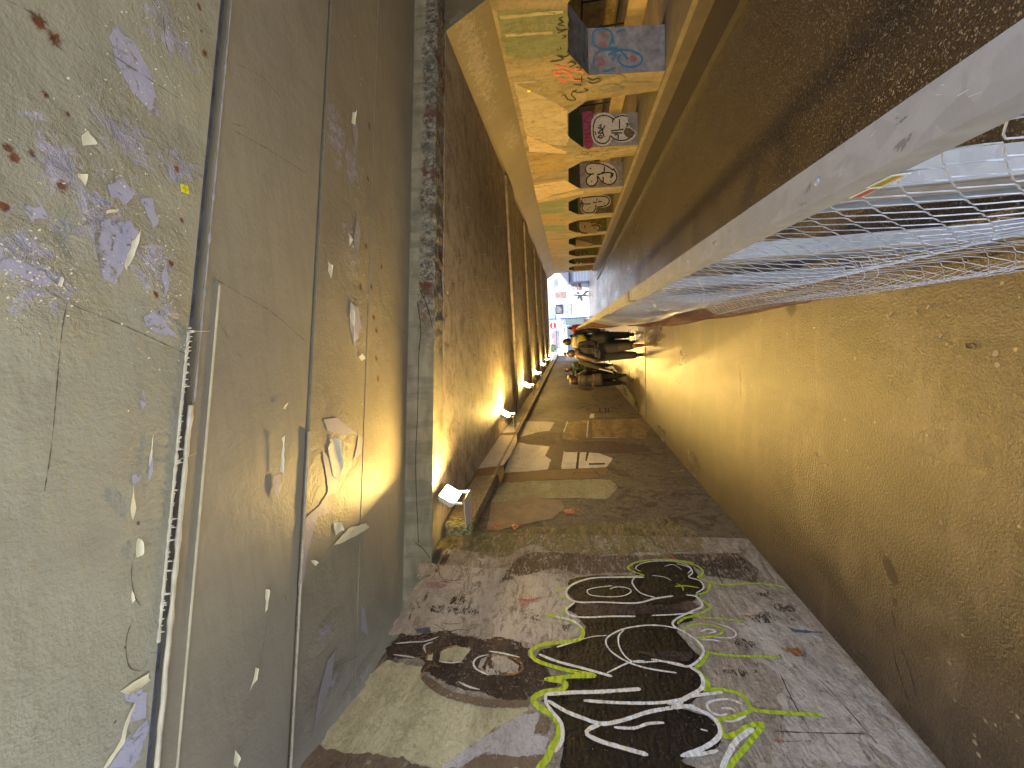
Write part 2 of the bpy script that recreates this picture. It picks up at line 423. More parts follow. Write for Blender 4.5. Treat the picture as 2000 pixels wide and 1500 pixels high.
# displaced near wall skin, real relief
bm = bmesh.new()
y0, y1, z0, z1 = .6, 3.72, -.02, 2.93
ny, nz = 150, 66
rnd = random.Random(3)
from mathutils import noise as mn
gv = []
for j in range(nz+1):
    row = []
    for i in range(ny+1):
        y = y0+(y1-y0)*i/ny; z = z0+(z1-z0)*j/nz
        dx = 0
        if j > nz-4: dx -= (j-(nz-4))**2*.006*(1+mn.noise(Vector((y*3, 0, 0))))      # worn rounded top
        row.append(bm.verts.new((WX+dx - .0 , y, z + (mn.noise(Vector((y*2.2, 3, 0)))*.03 if j == nz else 0))))
    gv.append(row)
for j in range(nz):
    for i in range(ny): bm.faces.new((gv[j][i], gv[j][i+1], gv[j+1][i+1], gv[j+1][i]))
lw(obj('near_wall_face', bm, m_wallL, smooth=True))
bm = bmesh.new()
box(bm, WX-.5, WX-.01, .6, 3.72, -.02, 2.86)
box(bm, WX-.5, WX, 3.723, 36, -.5, 2.68)
m_wallF = mural('streaked_wall_paint', [(.30, (.025,.02,.018)), (.42, (.08,.064,.05)), (.50, (.16,.13,.10)), (.60, (.10,.08,.06)), (.70, (.30,.26,.20))], sc=(1,1,.8), scale=4.2, dirt=.75)
lw(obj('wall_body', bm, m_wallF))
# cornice
m_corn = mural('cornice_plaster', [(.3, (.17,.13,.09)), (.5, (.28,.23,.16)), (.7, (.38,.33,.25))], dirt=.25)
CX = -1.91
bm = bmesh.new(); prof = [(CX-.6,2.683),(CX,2.683),(CX+.005,2.70),(CX,2.97),(CX-.035,2.99),(CX-.6,2.99)]
prism(bm, prof, lambda p: (p[0], 3.80, p[1]), lambda p: (p[0], 36, p[1]))
lw(obj('cornice', bm, m_corn))
# broken end block of the cornice with moss
bm = bmesh.new()
box(bm, CX-.5, CX+.0, 3.64, 3.797, 2.66, 2.95)
bmesh.ops.subdivide_edges(bm, edges=bm.edges[:], cuts=6, use_grid_fill=True)
for vv in bm.verts: vv.co += Vector((mn.noise(vv.co*9)*.015, mn.noise(vv.co*9+Vector((5,0,0)))*.02, mn.noise(vv.co*9+Vector((0,7,0)))*.02))
m_moss, t, b = nodes('mossy_concrete'); P = pos(t)
mn_ = noise(t, P, 22, 8, .8)
t.links.new(ramp(t, mn_, [(.35, (.035,.05,.008)), (.47, (.10,.12,.03)), (.54, (.33,.29,.19)), (.7, (.42,.38,.28))]), b.inputs['Base Color'])
b.inputs['Roughness'].default_value = .85; bump(t, b, mn_, 1, .02)
lw(obj('mossy_end_block', bm, m_moss, smooth=True))
# light strip above the cornice
bm = bmesh.new(); box(bm, CX-.5, CX-.05, 3.8, 36, 2.992, 3.02); lw(obj('top_strip', bm, simple('pale_strip', (.36,.31,.25), .7, bmp=.4)))

sL = Surf('x', WX, 1); sC = Surf('x', CX, 1)
def wpatch(name, m, polys, d=.002, amp=.012, step=.012, surf=sL):
    bm = bmesh.new()
    for i, p in enumerate(polys): patch(bm, surf, p, d+i*.0003, amp, step, seed=i*17+5)
    fixnorm(bm, surf); return lw(obj(name, bm, m))
def wline(name, m, lines, w, d=.006, surf=sL, **k):
    bm = bmesh.new(); w = [q*.82 for q in w] if isinstance(w, (list,tuple)) else w*.85
    for i, p in enumerate(lines): stroke(bm, surf, p, w if not isinstance(w, (list,tuple)) else w[i], d, seed=i, **k)
    fixnorm(bm, surf); return lw(obj(name, bm, m))
m_cream = mural('cream_stucco', [(.3, (.33,.315,.22)), (.5, (.53,.515,.38)), (.7, (.64,.625,.50))], dirt=.5, speck=(.06,.055,.04), thr=.58)
m_lav = mural('lavender_stucco', [(.3, (.33,.32,.36)), (.6, (.50,.50,.58))], dirt=.3, speck=(.12,.11,.12))
m_black = mural('black_spray_paint', [(.3, (.004,.004,.006)), (.6, (.010,.010,.013)), (.75, (.022,.02,.022))], dirt=.35, speck=(.06,.055,.055), bs=.8, rough=.55, thr=.60)
m_brownblk = mural('worn_dark_paint', [(.3, (.025,.018,.02)), (.5, (.06,.045,.045)), (.7, (.16,.11,.09))], dirt=.5, speck=(.20,.14,.10))
m_mauve = mural('mauve_brown_paint', [(.3, (.12,.085,.068)), (.6, (.20,.15,.12))], dirt=.3)
m_white = paint('white_spray_line', (.72,.74,.80), breakup=.35, under=(.06,.05,.05))
m_lime = paint('lime_spray_line', (.40,.55,.03), breakup=.45, under=(.14,.16,.03))
m_rusty = paint('rust_orange_paint', (.26,.12,.055), breakup=.5)
m_red = paint('red_spray', (.42,.07,.05), breakup=.5)
m_pink = paint('pink_violet_spray', (.36,.22,.27), breakup=.5)
m_blue = paint('blue_spray', (.06,.10,.16), breakup=.4)
m_green = paint('green_spray', (.15,.25,.05), breakup=.5)
m_moss2 = mural('yellow_green_mildew', [(.3, (.13,.10,.04)), (.45, (.27,.21,.11)), (.55, (.12,.12,.03)), (.7, (.42,.34,.20))], dirt=.6, speck=(.04,.04,.01))
m_dkband = mural('dark_flaked_band', [(.3, (.03,.022,.025)), (.5, (.10,.07,.055)), (.7, (.24,.17,.12))], dirt=.6, speck=(.02,.015,.02))
m_tanband = simple('tan_brown_band', (.20,.125,.062), .8, var=.06, sc=20, bmp=.9, bsc=70)
m_whiteplast = mural('white_plaster_patch', [(.3, (.50,.48,.47)), (.6, (.66,.64,.62))], dirt=.35, speck=(.2,.18,.17), bs=.8, vscale=30)
m_maroon = mural('maroon_brown_paint', [(.3, (.05,.028,.03)), (.6, (.10,.058,.055))], dirt=.3)
m_gold = mural('ochre_flaked_paint', [(.3, (.12,.08,.035)), (.5, (.26,.19,.09)), (.7, (.40,.31,.16))], dirt=.65, speck=(.04,.03,.02))
m_stuc = mural('gray_green_stucco', [(.3, (.22,.21,.13)), (.6, (.34,.325,.22))], dirt=.4, speck=(.08,.07,.04), vscale=34)
m_smoothbr = simple('smooth_brown_render', (.27,.205,.14), .8, var=.12, sc=6, bmp=.5, bsc=30)
m_grayp = mural('gray_lilac_paint', [(.3, (.30,.27,.255)), (.6, (.50,.47,.46))], dirt=.25)

for mm in (m_black, m_brownblk): next(n for n in mm.node_tree.nodes if n.type == 'BSDF_PRINCIPLED').inputs['Specular IOR Level'].default_value = .15
m_flk = mural('dark_flakes', [(.3, (.012,.01,.012)), (.6, (.04,.03,.03))], dirt=.3, speck=(.15,.09,.05))
holes(m_flk, .47, 17, 8, 1.8, (1,.8,1.6)); holes(m_dkband, .53, 14, 8, 1.8, (1,.6,1.8)); holes(m_brownblk, .56, 24, 8, 1.5)
holes(m_black, .60, 30, 8, 1.8); holes(m_white, .60, 60); holes(m_lime, .60, 55); holes(m_moss2, .52, 12, 9, 1.6, (1,.6,1.5)); holes(m_rusty, .52, 30)
holes(m_red, .54, 40); holes(m_pink, .52, 30); holes(m_mauve, .58, 14); holes(m_maroon, .58, 14, 8, 1.2); holes(m_grayp, .55, 9, 9, 1.2, (1,.6,1.5)); holes(m_gold, .56, 16, 9, 1.4, (1,.5,1.6))
holes(m_whiteplast, .66, 30); holes(m_stuc, .60, 22, 8, 1.2); holes(m_blue, .56, 40); holes(m_green, .54, 40)
# large colour fields of the near wall
wpatch('gray_paint_field', m_grayp, [[(820,1100),(1100,1120),(1120,1180),(1140,1240),(1040,1260),(960,1250),(840,1235),(760,1240),(790,1190)],
    [(1480,1180),(1590,1230),(1680,1330),(1840,1500),(1500,1500),(1520,1410),(1530,1330),(1470,1280),(1440,1220)]], .0010, .02)
wpatch('mildew_band', m_moss2, [[(870,1040),(985,1035),(1150,1025),(1300,1010),(1360,1040),(1380,1075),(1180,1085),(1080,1078),(1040,1062),(980,1090),(900,1075),(850,1072)]], .0014, .02)
wpatch('dark_flaked_band', m_dkband, [[(1010,1092),(1040,1078),(1180,1085),(1330,1082),(1440,1080),(1480,1110),(1480,1140),(1380,1125),(1350,1100),(1250,1096),(1235,1118),(1130,1122),(1080,1110),(1050,1120),(1000,1130),(975,1140),(985,1125)]], .0017, .015)
wpatch('cream_field', m_cream, [Z8((300,900),(500,930),(530,1010),(640,1090),(850,1150),(1090,1170),(1000,1240),(900,1290),(780,1370),(690,1440),(640,1510),(560,1510),(240,1425),(0,1400),(-60,1370),(30,1230),(130,1100),(200,980))], .0012, .012)
wpatch('lavender_field', m_lav, [Z8((1145,1190),(1130,1300),(1200,1330),(1190,1430),(1060,1440),(840,1420),(700,1500),(600,1500),(760,1390),(900,1290),(1000,1240))], .0020, .01)
wpatch('brown_field', m_mauve, [Z8((560,1510),(240,1425),(0,1390),(-80,1370),(-180,1500),(-100,1620),(560,1620)), Z8((1160,1200),(1225,1240),(1200,1310),(1125,1310)), Z8((1000,1440),(1190,1430),(1170,1500),(700,1510),(840,1425))], .0024, .01)
# older dark graffiti with a white ring
wpatch('worn_dark_graffiti', m_brownblk, [Z8((330,790),(430,760),(650,740),(850,780),(960,770),(1100,830),(1090,870),(1180,930),(1250,1040),(1120,1100),(1050,1125),(900,1100),(700,1050),(590,1000),(490,970),(500,910),(330,880),(290,840))], .0028, .016, .01)
wline('brown_belt', m_mauve, [Z8((500,990),(620,1080),(800,1130),(950,1145),(1100,1140))], .055, .0034)
wpatch('cream_window', m_cream, [Z8((600,850),(690,815),(770,838),(715,912),(590,912)), Z8((530,870),(565,860),(555,905),(520,900))], .0032, .006, .02)
wpatch('ring_center', m_grayp, [Z8((810,940),(830,890),(900,868),(980,885),(1040,930),(1030,975),(950,985),(860,985))], .0032, .006, .02)
wline('old_white_line', m_white, [Z8((870,985),(800,950),(785,915),(810,885),(870,870)), Z8((350,808),(440,800),(520,795),(590,770)), Z8((520,860),(510,820),(560,800)), Z8((870,850),(960,865),(1040,885)), Z8((700,1020),(760,1050),(820,1065)), Z8((340,870),(400,878),(460,888)), Z8((600,910),(660,915),(720,910))], .014, .004)
wline('rust_ring_line', m_rusty, [Z8((860,880),(950,875),(1030,900),(1060,940),(1030,975),(940,985)), Z8((600,860),(620,835),(700,822)), Z8((520,905),(530,870),(570,850)), Z8((480,1000),(540,930),(600,940)), Z8((1140,1010),(1180,1020)), Z8((700,580),(730,560),(750,580)), Z8((900,550),(940,520),(960,530))], .017, .0042)
wpatch('dark_flake_cluster', m_flk, [Z8((660,580),(690,540),(750,555),(740,590),(700,600)), Z8((530,600),(640,600),(800,610),(820,640),(730,650),(640,640),(560,630)), Z8((1095,655),(1140,650),(1165,665),(1120,690)), Z8((330,790),(300,830),(420,800),(420,770)),
    Z8((1280,710),(1320,700),(1330,730),(1290,740)), Z1((480,520),(570,520),(600,540),(520,545)), Z1((470,660),(590,640),(590,680),(500,690)), Z1((610,600),(740,600),(720,625),(640,620)),
    Z1((400,800),(490,800),(480,830),(420,830)), Z1((260,960),(390,950),(520,965),(500,985),(380,985),(280,985)), Z1((600,1270),(660,1260),(670,1300),(690,1330),(620,1320)), Z1((450,920),(530,920),(525,945)), Z1((210,350),(330,330),(430,330),(480,370),(360,400),(240,390)), Z1((680,680),(740,670),(745,690))], .0030, .016, .012)
wpatch('rust_flake', m_rusty, [Z1((600,1340),(700,1345),(820,1350),(800,1362),(620,1362)), Z1((640,830),(730,830),(790,880),(720,880)), Z1((490,1010),(550,1015),(545,1030)), Z1((430,650),(470,655),(465,670))], .0031, .01, .012)
wpatch('blue_smear', m_blue, [Z1((680,715),(740,730),(880,740),(880,752),(720,748)), Z1((760,840),(790,870),(780,875)), Z8((450,725),(540,715),(550,745),(470,750))], .0031, .008, .02)
wpatch('pale_scrape', m_grayp, [Z1((660,1030),(760,1035),(870,1080),(940,1130),(900,1120),(800,1080)), Z1((960,980),(1060,1030),(1120,1130),(1050,1110),(990,1040)), Z8((640,275),(690,280),(660,305),(600,310)), Z8((800,330),(900,330),(930,350),(830,370))], .0033, .01, .02)
wpatch('pink_smear', m_pink, [Z8((520,470),(600,465),(640,485),(580,500),(520,495)), Z8((960,575),(1080,560),(1160,570),(1060,590))], .0033, .006, .02)
wline('red_scribble', m_red, [Z8((1030,560),(1100,565),(1160,550)), Z8((1040,595),(1080,590)), Z8((890,155),(950,140),(1010,130)), Z8((600,460),(660,468)), Z8((1280,60),(1340,80),(1400,85)), Z1((10,300),(60,340))], .025, .004)
wline('rock_seam', m_dark, [Z8((570,700),(640,740),(700,730),(760,735)), Z8((590,370),(600,430),(640,455),(740,450)), Z1((560,360),(640,430)), Z1((640,980),(700,1110),(800,1290)), Z1((850,1000),(1000,1160),(1180,1370)), Z1((600,1300),(900,1310),(1100,1312)), Z1((250,360),(300,440),(380,590)), Z8((600,690),(660,700),(730,690))], .005, .0036, jitter=.5)
# the big black graffiti
gr_fill = wpatch('black_graffiti_fill', m_black, [[(1110,1135),(1130,1128),(1180,1124),(1243,1125),(1238,1105),(1260,1098),(1310,1096),(1350,1105),(1362,1122),(1374,1150),(1365,1163),(1335,1188),(1350,1200),(1355,1213),(1322,1220),(1320,1235),(1345,1262),(1375,1290),(1362,1306),(1374,1340),(1370,1358),(1340,1378),(1333,1388),(1380,1400),(1408,1428),(1405,1450),(1390,1468),(1330,1485),(1360,1500),(1380,1560),(1075,1560),(1094,1490),(1100,1460),(1097,1420),(1072,1390),(1056,1370),(1080,1352),(1105,1338),(1108,1318),(1075,1322),(1150,1320),(1060,1303),(1046,1285),(1056,1270),(1110,1255),(1138,1245),(1144,1225),(1125,1200),(1105,1192),(1122,1175),(1108,1158)]], .0036, .006, .02)
wpatch('worn_strip_in_fill', m_brownblk, [Z8((1370,585),(1690,590),(1990,600),(1990,630),(1700,650),(1400,655),(1330,640)), Z1((0,600),(130,570),(190,600),(100,650),(0,645)), Z8((1700,850),(2000,860),(1990,900),(1800,900))], .0042, .01, .02)
wline('lime_outline', m_lime, [
    Z8((1740,430),(1600,437),(1480,442),(1370,462),(1300,500),(1240,520)), Z8((1250,545),(1345,575),(1300,612),(1270,640)),
    Z8((1190,650),(1280,665),(1360,700),(1395,740),(1380,785),(1300,800),(1160,820),(1105,860),(1130,900),(1200,930),(1310,960),(1460,990),(1320,995),(1180,1012)),
    Z8((1190,1010),(1270,1020),(1300,1042),(1270,1072),(1180,1082),(1120,1120),(1150,1165),(1220,1210),(1260,1260),(1260,1330),(1220,1400),(1200,1450),(1160,1500),(1130,1570)),
    Z8((1740,430),(1660,400),(1655,375),(1720,350),(1850,340),(1960,350),(2020,360)),
    Z1((0,345),(80,350),(160,370),(205,400),(200,430),(180,440),(250,465),(320,480),(400,478),(480,472),(620,485),(680,500)),
    Z1((250,470),(230,520),(170,540),(220,580),(250,610),(170,650),(100,670),(65,700)), Z1((160,660),(300,670),(440,685)),
    Z1((100,740),(130,710),(200,700),(290,715),(320,740),(280,765),(170,780)), Z1((180,800),(220,850),(300,870),(420,880),(640,885)),
    Z1((240,860),(200,920),(170,950),(220,1000),(240,1050),(210,1065),(330,1070),(430,1100),(470,1160),(490,1180),(620,1195),(870,1210)),
    Z1((480,1185),(380,1220),(280,1235)), Z1((290,1240),(310,1280),(330,1330),(400,1310),(470,1270),(540,1260),(510,1310),(430,1410),(370,1480),(340,1540)),
    Z1((50,490),(120,488),(190,500)), Z1((60,475),(90,490),(100,515))],
    [.016,.018,.034,.042,.02,.02,.022,.014,.018,.020,.026,.026,.03,.016,.016], .0052, jitter=.05, step=.012)
WH = [Z8((1740,440),(1600,440),(1450,445),(1350,475),(1305,515),(1320,560),(1380,580),(1500,580),(1690,585),(1800,560),(1900,545)),
    Z8((1560,488),(1460,500),(1420,515),(1440,540),(1530,550),(1620,545),(1665,520),(1640,500),(1580,495),(1545,508)),
    Z8((1700,430),(1672,460),(1680,490),(1720,530),(1800,555)), Z8((1350,582),(1305,620),(1320,650),(1400,665),(1550,660),(1690,660)), Z8((1780,655),(1900,650),(2020,640)),
    Z8((1240,660),(1340,685),(1395,730),(1400,760),(1370,790),(1250,830)),
    Z8((2000,770),(1930,730),(1830,710),(1730,710),(1620,730),(1540,770),(1525,810),(1560,860),(1650,915),(1760,950),(1920,975)),
    Z8((1625,735),(1595,770),(1600,830),(1640,890),(1700,915),(1850,910),(1960,930)), Z8((1380,790),(1450,772),(1530,765)),
    Z8((1150,870),(1250,910),(1400,950),(1560,995)), Z8((1530,975),(1660,915),(1740,908)),
    Z8((1190,1095),(1330,1085),(1500,1080),(1720,1065)), Z8((1400,1130),(1550,1140),(1700,1145),(1850,1140),(1990,1115)),
    Z8((1200,1130),(1300,1190),(1400,1230),(1500,1260),(1620,1240),(1760,1195),(1900,1170),(2020,1160)),
    Z8((1500,1262),(1430,1290),(1420,1320),(1500,1360),(1600,1390),(1760,1435)), Z8((1570,1280),(1680,1285),(1760,1260),(1850,1255)),
    Z8((1190,1090),(1190,1140),(1230,1200),(1275,1260),(1280,1350),(1240,1420)),
    Z8((1720,410),(1690,390),(1720,365),(1800,350),(1900,352),(1970,370),(2000,395),(1980,420)), Z8((1850,380),(1900,370),(1950,400)), Z8((1780,430),(1850,440),(1890,460)),
    Z1((60,365),(130,385),(150,415),(130,440),(190,460),(212,500),(170,530)),
    Z1((115,540),(170,550),(205,600),(150,630),(60,675),(42,710),(110,750),(180,800),(212,850),(190,900),(130,940),(60,930),(0,915),(-80,900)),
    Z1((130,940),(190,980),(210,1030),(190,1070),(100,1120),(75,1150),(0,1140)), Z1((80,1140),(150,1105),(320,1082)),
    Z1((70,1155),(180,1180),(270,1230),(305,1300),(280,1350),(200,1400),(90,1440)),
    Z1((390,1190),(370,1175),(310,1172)), Z1((430,1150),(350,1122),(270,1130),(232,1150),(250,1190),(300,1212),(345,1205)),
    Z1((490,1285),(400,1350),(350,1430),(320,1500),(315,1540)), Z1((195,745),(235,730),(280,742),(235,755)), Z1((290,700),(350,720),(392,750),(370,778),(270,775)), Z1((190,790),(260,790),(310,800)),
    Z1((450,1215),(380,1245),(330,1245)), Z1((195,1290),(235,1300)), Z8((1940,1440),(2050,1430),(2150,1410))]
wline('white_outline', m_white, WH, [.02,.012,.014,.02,.014,.018,.014,.012,.008,.022,.012,.028,.022,.026,.026,.018,.024,.012,.01,.01,.014,.018,.026,.022,.026,.018,.016,.03,.014,.012,.012,.014,.014,.02], .0066, jitter=.10, step=.012)
# middle distance fields
wpatch('gray_green_stucco', m_stuc, [ZW6((110,1088),(900,1048),(1300,1038),(1560,1050),(1650,1150),(1500,1300),(1200,1290),(700,1290),(520,1265),(380,1275),(150,1345),(0,1345))], .002, .01)
wpatch('smooth_brown_render', m_smoothbr, [ZW6((0,1345),(150,1345),(380,1275),(560,1242),(640,1290),(900,1310),(960,1400),(800,1560),(300,1640),(120,1700),(-60,1700))], .0022, .01)
wpatch('tan_band', m_tanband, [ZW6((165,962),(500,938),(900,915),(1500,895),(1520,910),(1470,1000),(1300,1030),(900,1042),(120,1085))], .0026, .003)
wpatch('white_plaster', m_whiteplast, [ZW6((345,560),(500,590),(640,600),(760,615),(700,740),(780,790),(730,918),(500,938),(165,958),(230,760)), ZW6((960,690),(1200,690),(1400,705),(1580,770),(1500,885),(1200,900),(915,910)),
    ZW6((360,370),(430,285),(700,290),(820,300),(760,410),(600,430),(460,470),(350,500)), ZW6((1290,190),(1340,185),(1330,245),(1270,245))], .0029, .006, .04)
wpatch('maroon_paint', m_maroon, [ZW6((640,600),(1000,560),(1500,540),(2000,600),(2100,680),(1700,700),(1500,700),(950,680),(890,915),(730,918),(780,790),(700,740),(760,615))], .0032, .008, .04)
wpatch('ochre_wall_field', m_gold, [ZW6((920,520),(960,300),(1250,270),(1280,500),(1100,540)), ZW6((1310,270),(2000,250),(2100,330),(2000,520),(1650,500),(1310,500))], .0034, .01, .04)
wpatch('dark_brown_smear', m_dkband, [ZW6((350,520),(480,475),(760,430),(920,440),(920,520),(1100,560),(700,590),(450,570))], .0036, .01, .04)
wpatch('dark_panel_line', m_dark, [ZW6((1120,690),(1150,690),(1130,905),(1095,910)), ZW6((1240,690),(1270,690),(1240,805),(1220,805)), ZW6((1270,835),(1480,832),(1470,852),(1265,856)), ZW6((1470,110),(1490,110),(1500,180),(1485,180)), ZW6((1400,120),(1415,120),(1425,180),(1405,180)), ZW6((1515,110),(1530,115),(1530,175),(1515,175))], .0040, .002, .05)
wline('thin_panel_line', m_whiteplast, [ZW6((1240,500),(1260,280)), ZW6((1310,500),(1650,505)), ZW6((940,430),(990,290)), ZW6((950,680),(915,905))], .03, .0043)
wline('red_tag', m_red, [ZW6((480,435),(520,420),(510,400),(560,395),(590,410),(560,430)), ZW6((560,390),(620,378),(650,385),(630,405),(600,420)), ZW6((1040,1420),(1150,1450),(1190,1490))], .022, .0045)
wline('black_tag', m_dark, [ZW6((1080,990),(1075,970),(1100,955),(1200,965),(1330,960)), ZW6((1320,930),(1350,940),(1410,1000)), ZW6((1330,975),(1380,960)), ZW6((1190,990),(1100,995))], .012, .0045)
wline('blue_green_tag', m_blue, [ZW6((865,1130),(900,1090),(1000,1075),(1200,1075),(1310,1105)), ZW6((1290,1090),(1300,1050),(1340,1030)), ZW6((1110,1135),(1160,1128)), ZW6((1020,1190),(1030,1215),(1200,1210)), ZW6((1080,1360),(1200,1365),(1380,1370)), ZW6((1100,1320),(1140,1310),(1140,1380)), ZW6((1090,1400),(1180,1400),(1340,1410),(1470,1400)), ZW6((1100,1450),(1300,1455)), ZW6((1070,1475),(1300,1480)), ZW6((1480,1260),(1530,1290)), ZW6((1210,1390),(1210,1440)), ZW6((1460,1380),(1470,1410))], .012, .0047)
wline('green_tag', m_green, [ZW6((700,1190),(800,1155),(860,1200),(920,1180),(1000,1175)), ZW6((730,1270),(690,1300),(760,1290)), ZW6((820,1270),(870,1285),(860,1300)), ZW6((720,1210),(740,1200))], .012, .0047)
wpatch('red_orange_smear', m_red, [ZW6((0,1690),(60,1620),(110,1640),(60,1690)), ZW6((230,1640),(340,1620),(380,1660),(300,1700)), ZW6((940,1440),(1040,1430),(1100,1480),(960,1500))], .0044, .008, .03)
wpatch('cornice_white_plaster', m_whiteplast, [ZW6((90,440),(140,360),(400,290),(345,430)), ZW6((60,470),(330,468),(335,550),(250,730),(150,862),(-30,885),(-170,905),(-130,830))], .004, .003, .05, surf=sC)
wpatch('cornice_tan_band', m_tanband, [ZW6((150,868),(165,958),(125,1075),(105,1080),(90,985),(-60,998),(-260,1010),(-235,915),(-20,888))], .0044, .002, .05, surf=sC)
wpatch('cornice_dark_band', m_dkband, [ZW6((70,465),(90,440),(345,428),(335,470))], .0048, .002, .05, surf=sC)

# ================================================================= NEAR CEILING (lighter painted slabs, slanting joints)
NZ = 3.29; FZ = 3.0
def slab_poly(yn, yf, x0=-6.0, x1=6.5):
    return [(x0, yn+SK*x0), (x1, yn+SK*x1), (x1, yf+SK*x1), (x0, yf+SK*x0)]
h1 = NZ-EYE.z
YA = 1.69*1.095   # joint A at x=0
def y_at0(p):     # where the line through pixel p on the ceiling meets x=0 along the slant
    q = on_z(p, NZ); return q.y - SK*q.x
YA = y_at0((385,600)); YB = y_at0((610,700)); YC = y_at0((705,1000)); YD = y_at0((800,500))
ceil = empty('painted_concrete_ceiling', (0, 0, NZ)); tag(ceil, 'gray-green painted concrete ceiling over the walkway with peeling paint and slanting joints', 'ceiling')
def cc(o): o.parent = ceil; o.location = (0,0,-NZ); return o
base = (.33, .335, .265); base2 = (.26, .26, .21)
def cpt(px, py): q = on_z((px, py), NZ); return q.x, q.y
chipsA = []
for (px, py, rx, ry) in ((60,520,.35,.22),(240,260,.30,.24),(300,520,.24,.20),(200,420,.36,.25),(320,610,.14,.14),(120,330,.3,.2),(350,330,.2,.3),(330,60,.3,.25)):
    x, y = cpt(px, py); chipsA.append((x, y, rx, ry))
rustA = []
for (px, py, r) in ((75,40,.09),(105,75,.08),(400,105,.05),(390,15,.05),(88,185,.035),(15,290,.05),(28,308,.05),(62,300,.04),(120,363,.06),(8,405,.05),(345,330,.045),(355,430,.035),(335,515,.05),(305,575,.04),(270,1022,.03),(225,1410,.02),(245,1265,.015),(393,60,.03),(132,222,.03),(311,610,.02)):
    x, y = cpt(px, py); rustA.append((x, y, r*.62, r*.45))
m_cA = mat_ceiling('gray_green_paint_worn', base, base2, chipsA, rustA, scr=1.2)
m_cB = mat_ceiling('gray_green_paint_smooth', (.27,.255,.20), (.23,.215,.175), [], [], scr=.6)
chC = []
for (px, py, rx, ry) in ((690,330,.5,.25),(690,480,.4,.2),(700,620,.35,.2),(660,260,.5,.25),(665,850,.3,.2),(640,1230,.1,.2),(640,1350,.12,.25),(700,1330,.1,.3)):
    x, y = cpt(px, py); chC.append((x, y, rx, ry))
rusC = [(*cpt(px, py), .05, .04) for (px, py) in ((722,245),(725,560),(705,560),(745,520),(730,620),(735,700),(738,740),(716,480),(720,350),(735,645))]
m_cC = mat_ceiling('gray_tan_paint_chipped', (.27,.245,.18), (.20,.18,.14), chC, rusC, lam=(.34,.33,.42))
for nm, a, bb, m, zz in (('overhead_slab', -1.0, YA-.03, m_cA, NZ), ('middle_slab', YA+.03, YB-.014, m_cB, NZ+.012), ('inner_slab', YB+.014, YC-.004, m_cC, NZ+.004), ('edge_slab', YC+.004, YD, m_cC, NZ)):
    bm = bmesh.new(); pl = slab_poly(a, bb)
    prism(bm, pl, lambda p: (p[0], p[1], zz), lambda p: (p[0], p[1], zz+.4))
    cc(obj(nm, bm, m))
bm = bmesh.new(); prism(bm, slab_poly(YA-.2, YD), lambda p: (p[0], p[1], NZ+.05), lambda p: (p[0], p[1], NZ+.06)); 
cc(obj('joint_filler', bm, simple('joint_blue_gray', (.11,.12,.18), .8, var=.25, sc=12, bmp=.6)))
# white lime crust, caulk beads and small stalactites along the joints
m_lime_crust = simple('lime_crust', (.46,.45,.37), .7, bmp=.8, bsc=90)
bm = bmesh.new(); rnd = random.Random(5)
def jx(y0_, x, dy=0): return (x, y0_+SK*x+dy)
pts = []; rr = []
for i in range(260):
    x = -3.4 + i*.013; X, Y = jx(YA, x, .012); pts.append((X, Y, NZ-.002+mn.noise(Vector((x*9,0,0)))*.004)); rr.append(.010+.006*mn.noise(Vector((x*16,4,0))))
pts = [p for p in pts if p[0] < -.22]; rr = rr[:len(pts)]
tube(bm, pts, rr, 8)
for i in range(70):                    # hanging drips of the crust
    x = rnd.uniform(-1.15, .12); X, Y = jx(YA, x, -.028); L = rnd.choice([.006,.01,.014,.02,.03])
    tube(bm, [(X, Y, NZ+.002), (X, Y+.002, NZ-L*.5), (X, Y+.003, NZ-L)], [.006, .0035, .001], 5)
pp = []; r2 = []
for i in range(120):
    x = -1.15+i*.0105; X, Y = jx(YA, x, -.03); pp.append((X, Y, NZ-.001)); r2.append(max(.002, .006+.005*mn.noise(Vector((x*40,1,0)))))
tube(bm, pp, r2, 6)
cc(obj('joint_lime_crust', bm, m_lime_crust, smooth=True))
bm = bmesh.new(); pts = []
for i in range(200):
    x = -3.6+i*.02; 
    if x > .35: break
    X, Y = jx(YA, x, .115); pts.append((X, Y, NZ+.010))
tube(bm, pts, .006, 6)
for x, L in ((.1,.1),(-.45,.09)):      # thin drip threads reaching across
    X, Y = jx(YA, x, -.03); tube(bm, [(X, Y, NZ-.006), (X+.004, Y+L, NZ-.004)], .0022, 5)
cc(obj('caulk_bead', bm, simple('caulk_pale', (.42,.41,.31), .7, bmp=.6), smooth=True))
bm = bmesh.new(); pts = []; rr = []
for i in range(220):
    x = -3.6+i*.014
    if x > -.45: break
    X, Y = jx(YB, x, .004); pts.append((X, Y, NZ)); rr.append(.009+.004*mn.noise(Vector((x*8,2,0))))
tube(bm, pts, rr, 6)
for i in range(40):
    x = rnd.uniform(-2.6, -.9); X, Y = jx(YB, x, -.014); L = rnd.uniform(.004, .014); tube(bm, [(X, Y, NZ), (X, Y, NZ-L)], [.004, .001], 5)
cc(obj('inner_joint_bead', bm, simple('bead_tan', (.34,.32,.25), .7, bmp=.6), smooth=True))
bm = bmesh.new(); pts = []; rr = []
for i in range(330):                    # light broken lip on the far edge of joint A
    x = -.22+i*.012
    X, Y = jx(YA, x, .036); pts.append((X, Y, NZ+.006)); rr.append(max(.0015, .004+.007*mn.noise(Vector((x*19,9,0)))))
tube(bm, pts, rr, 6); cc(obj('chipped_lip', bm, simple('lip_lilac', (.27,.27,.29), .7, bmp=.9)))
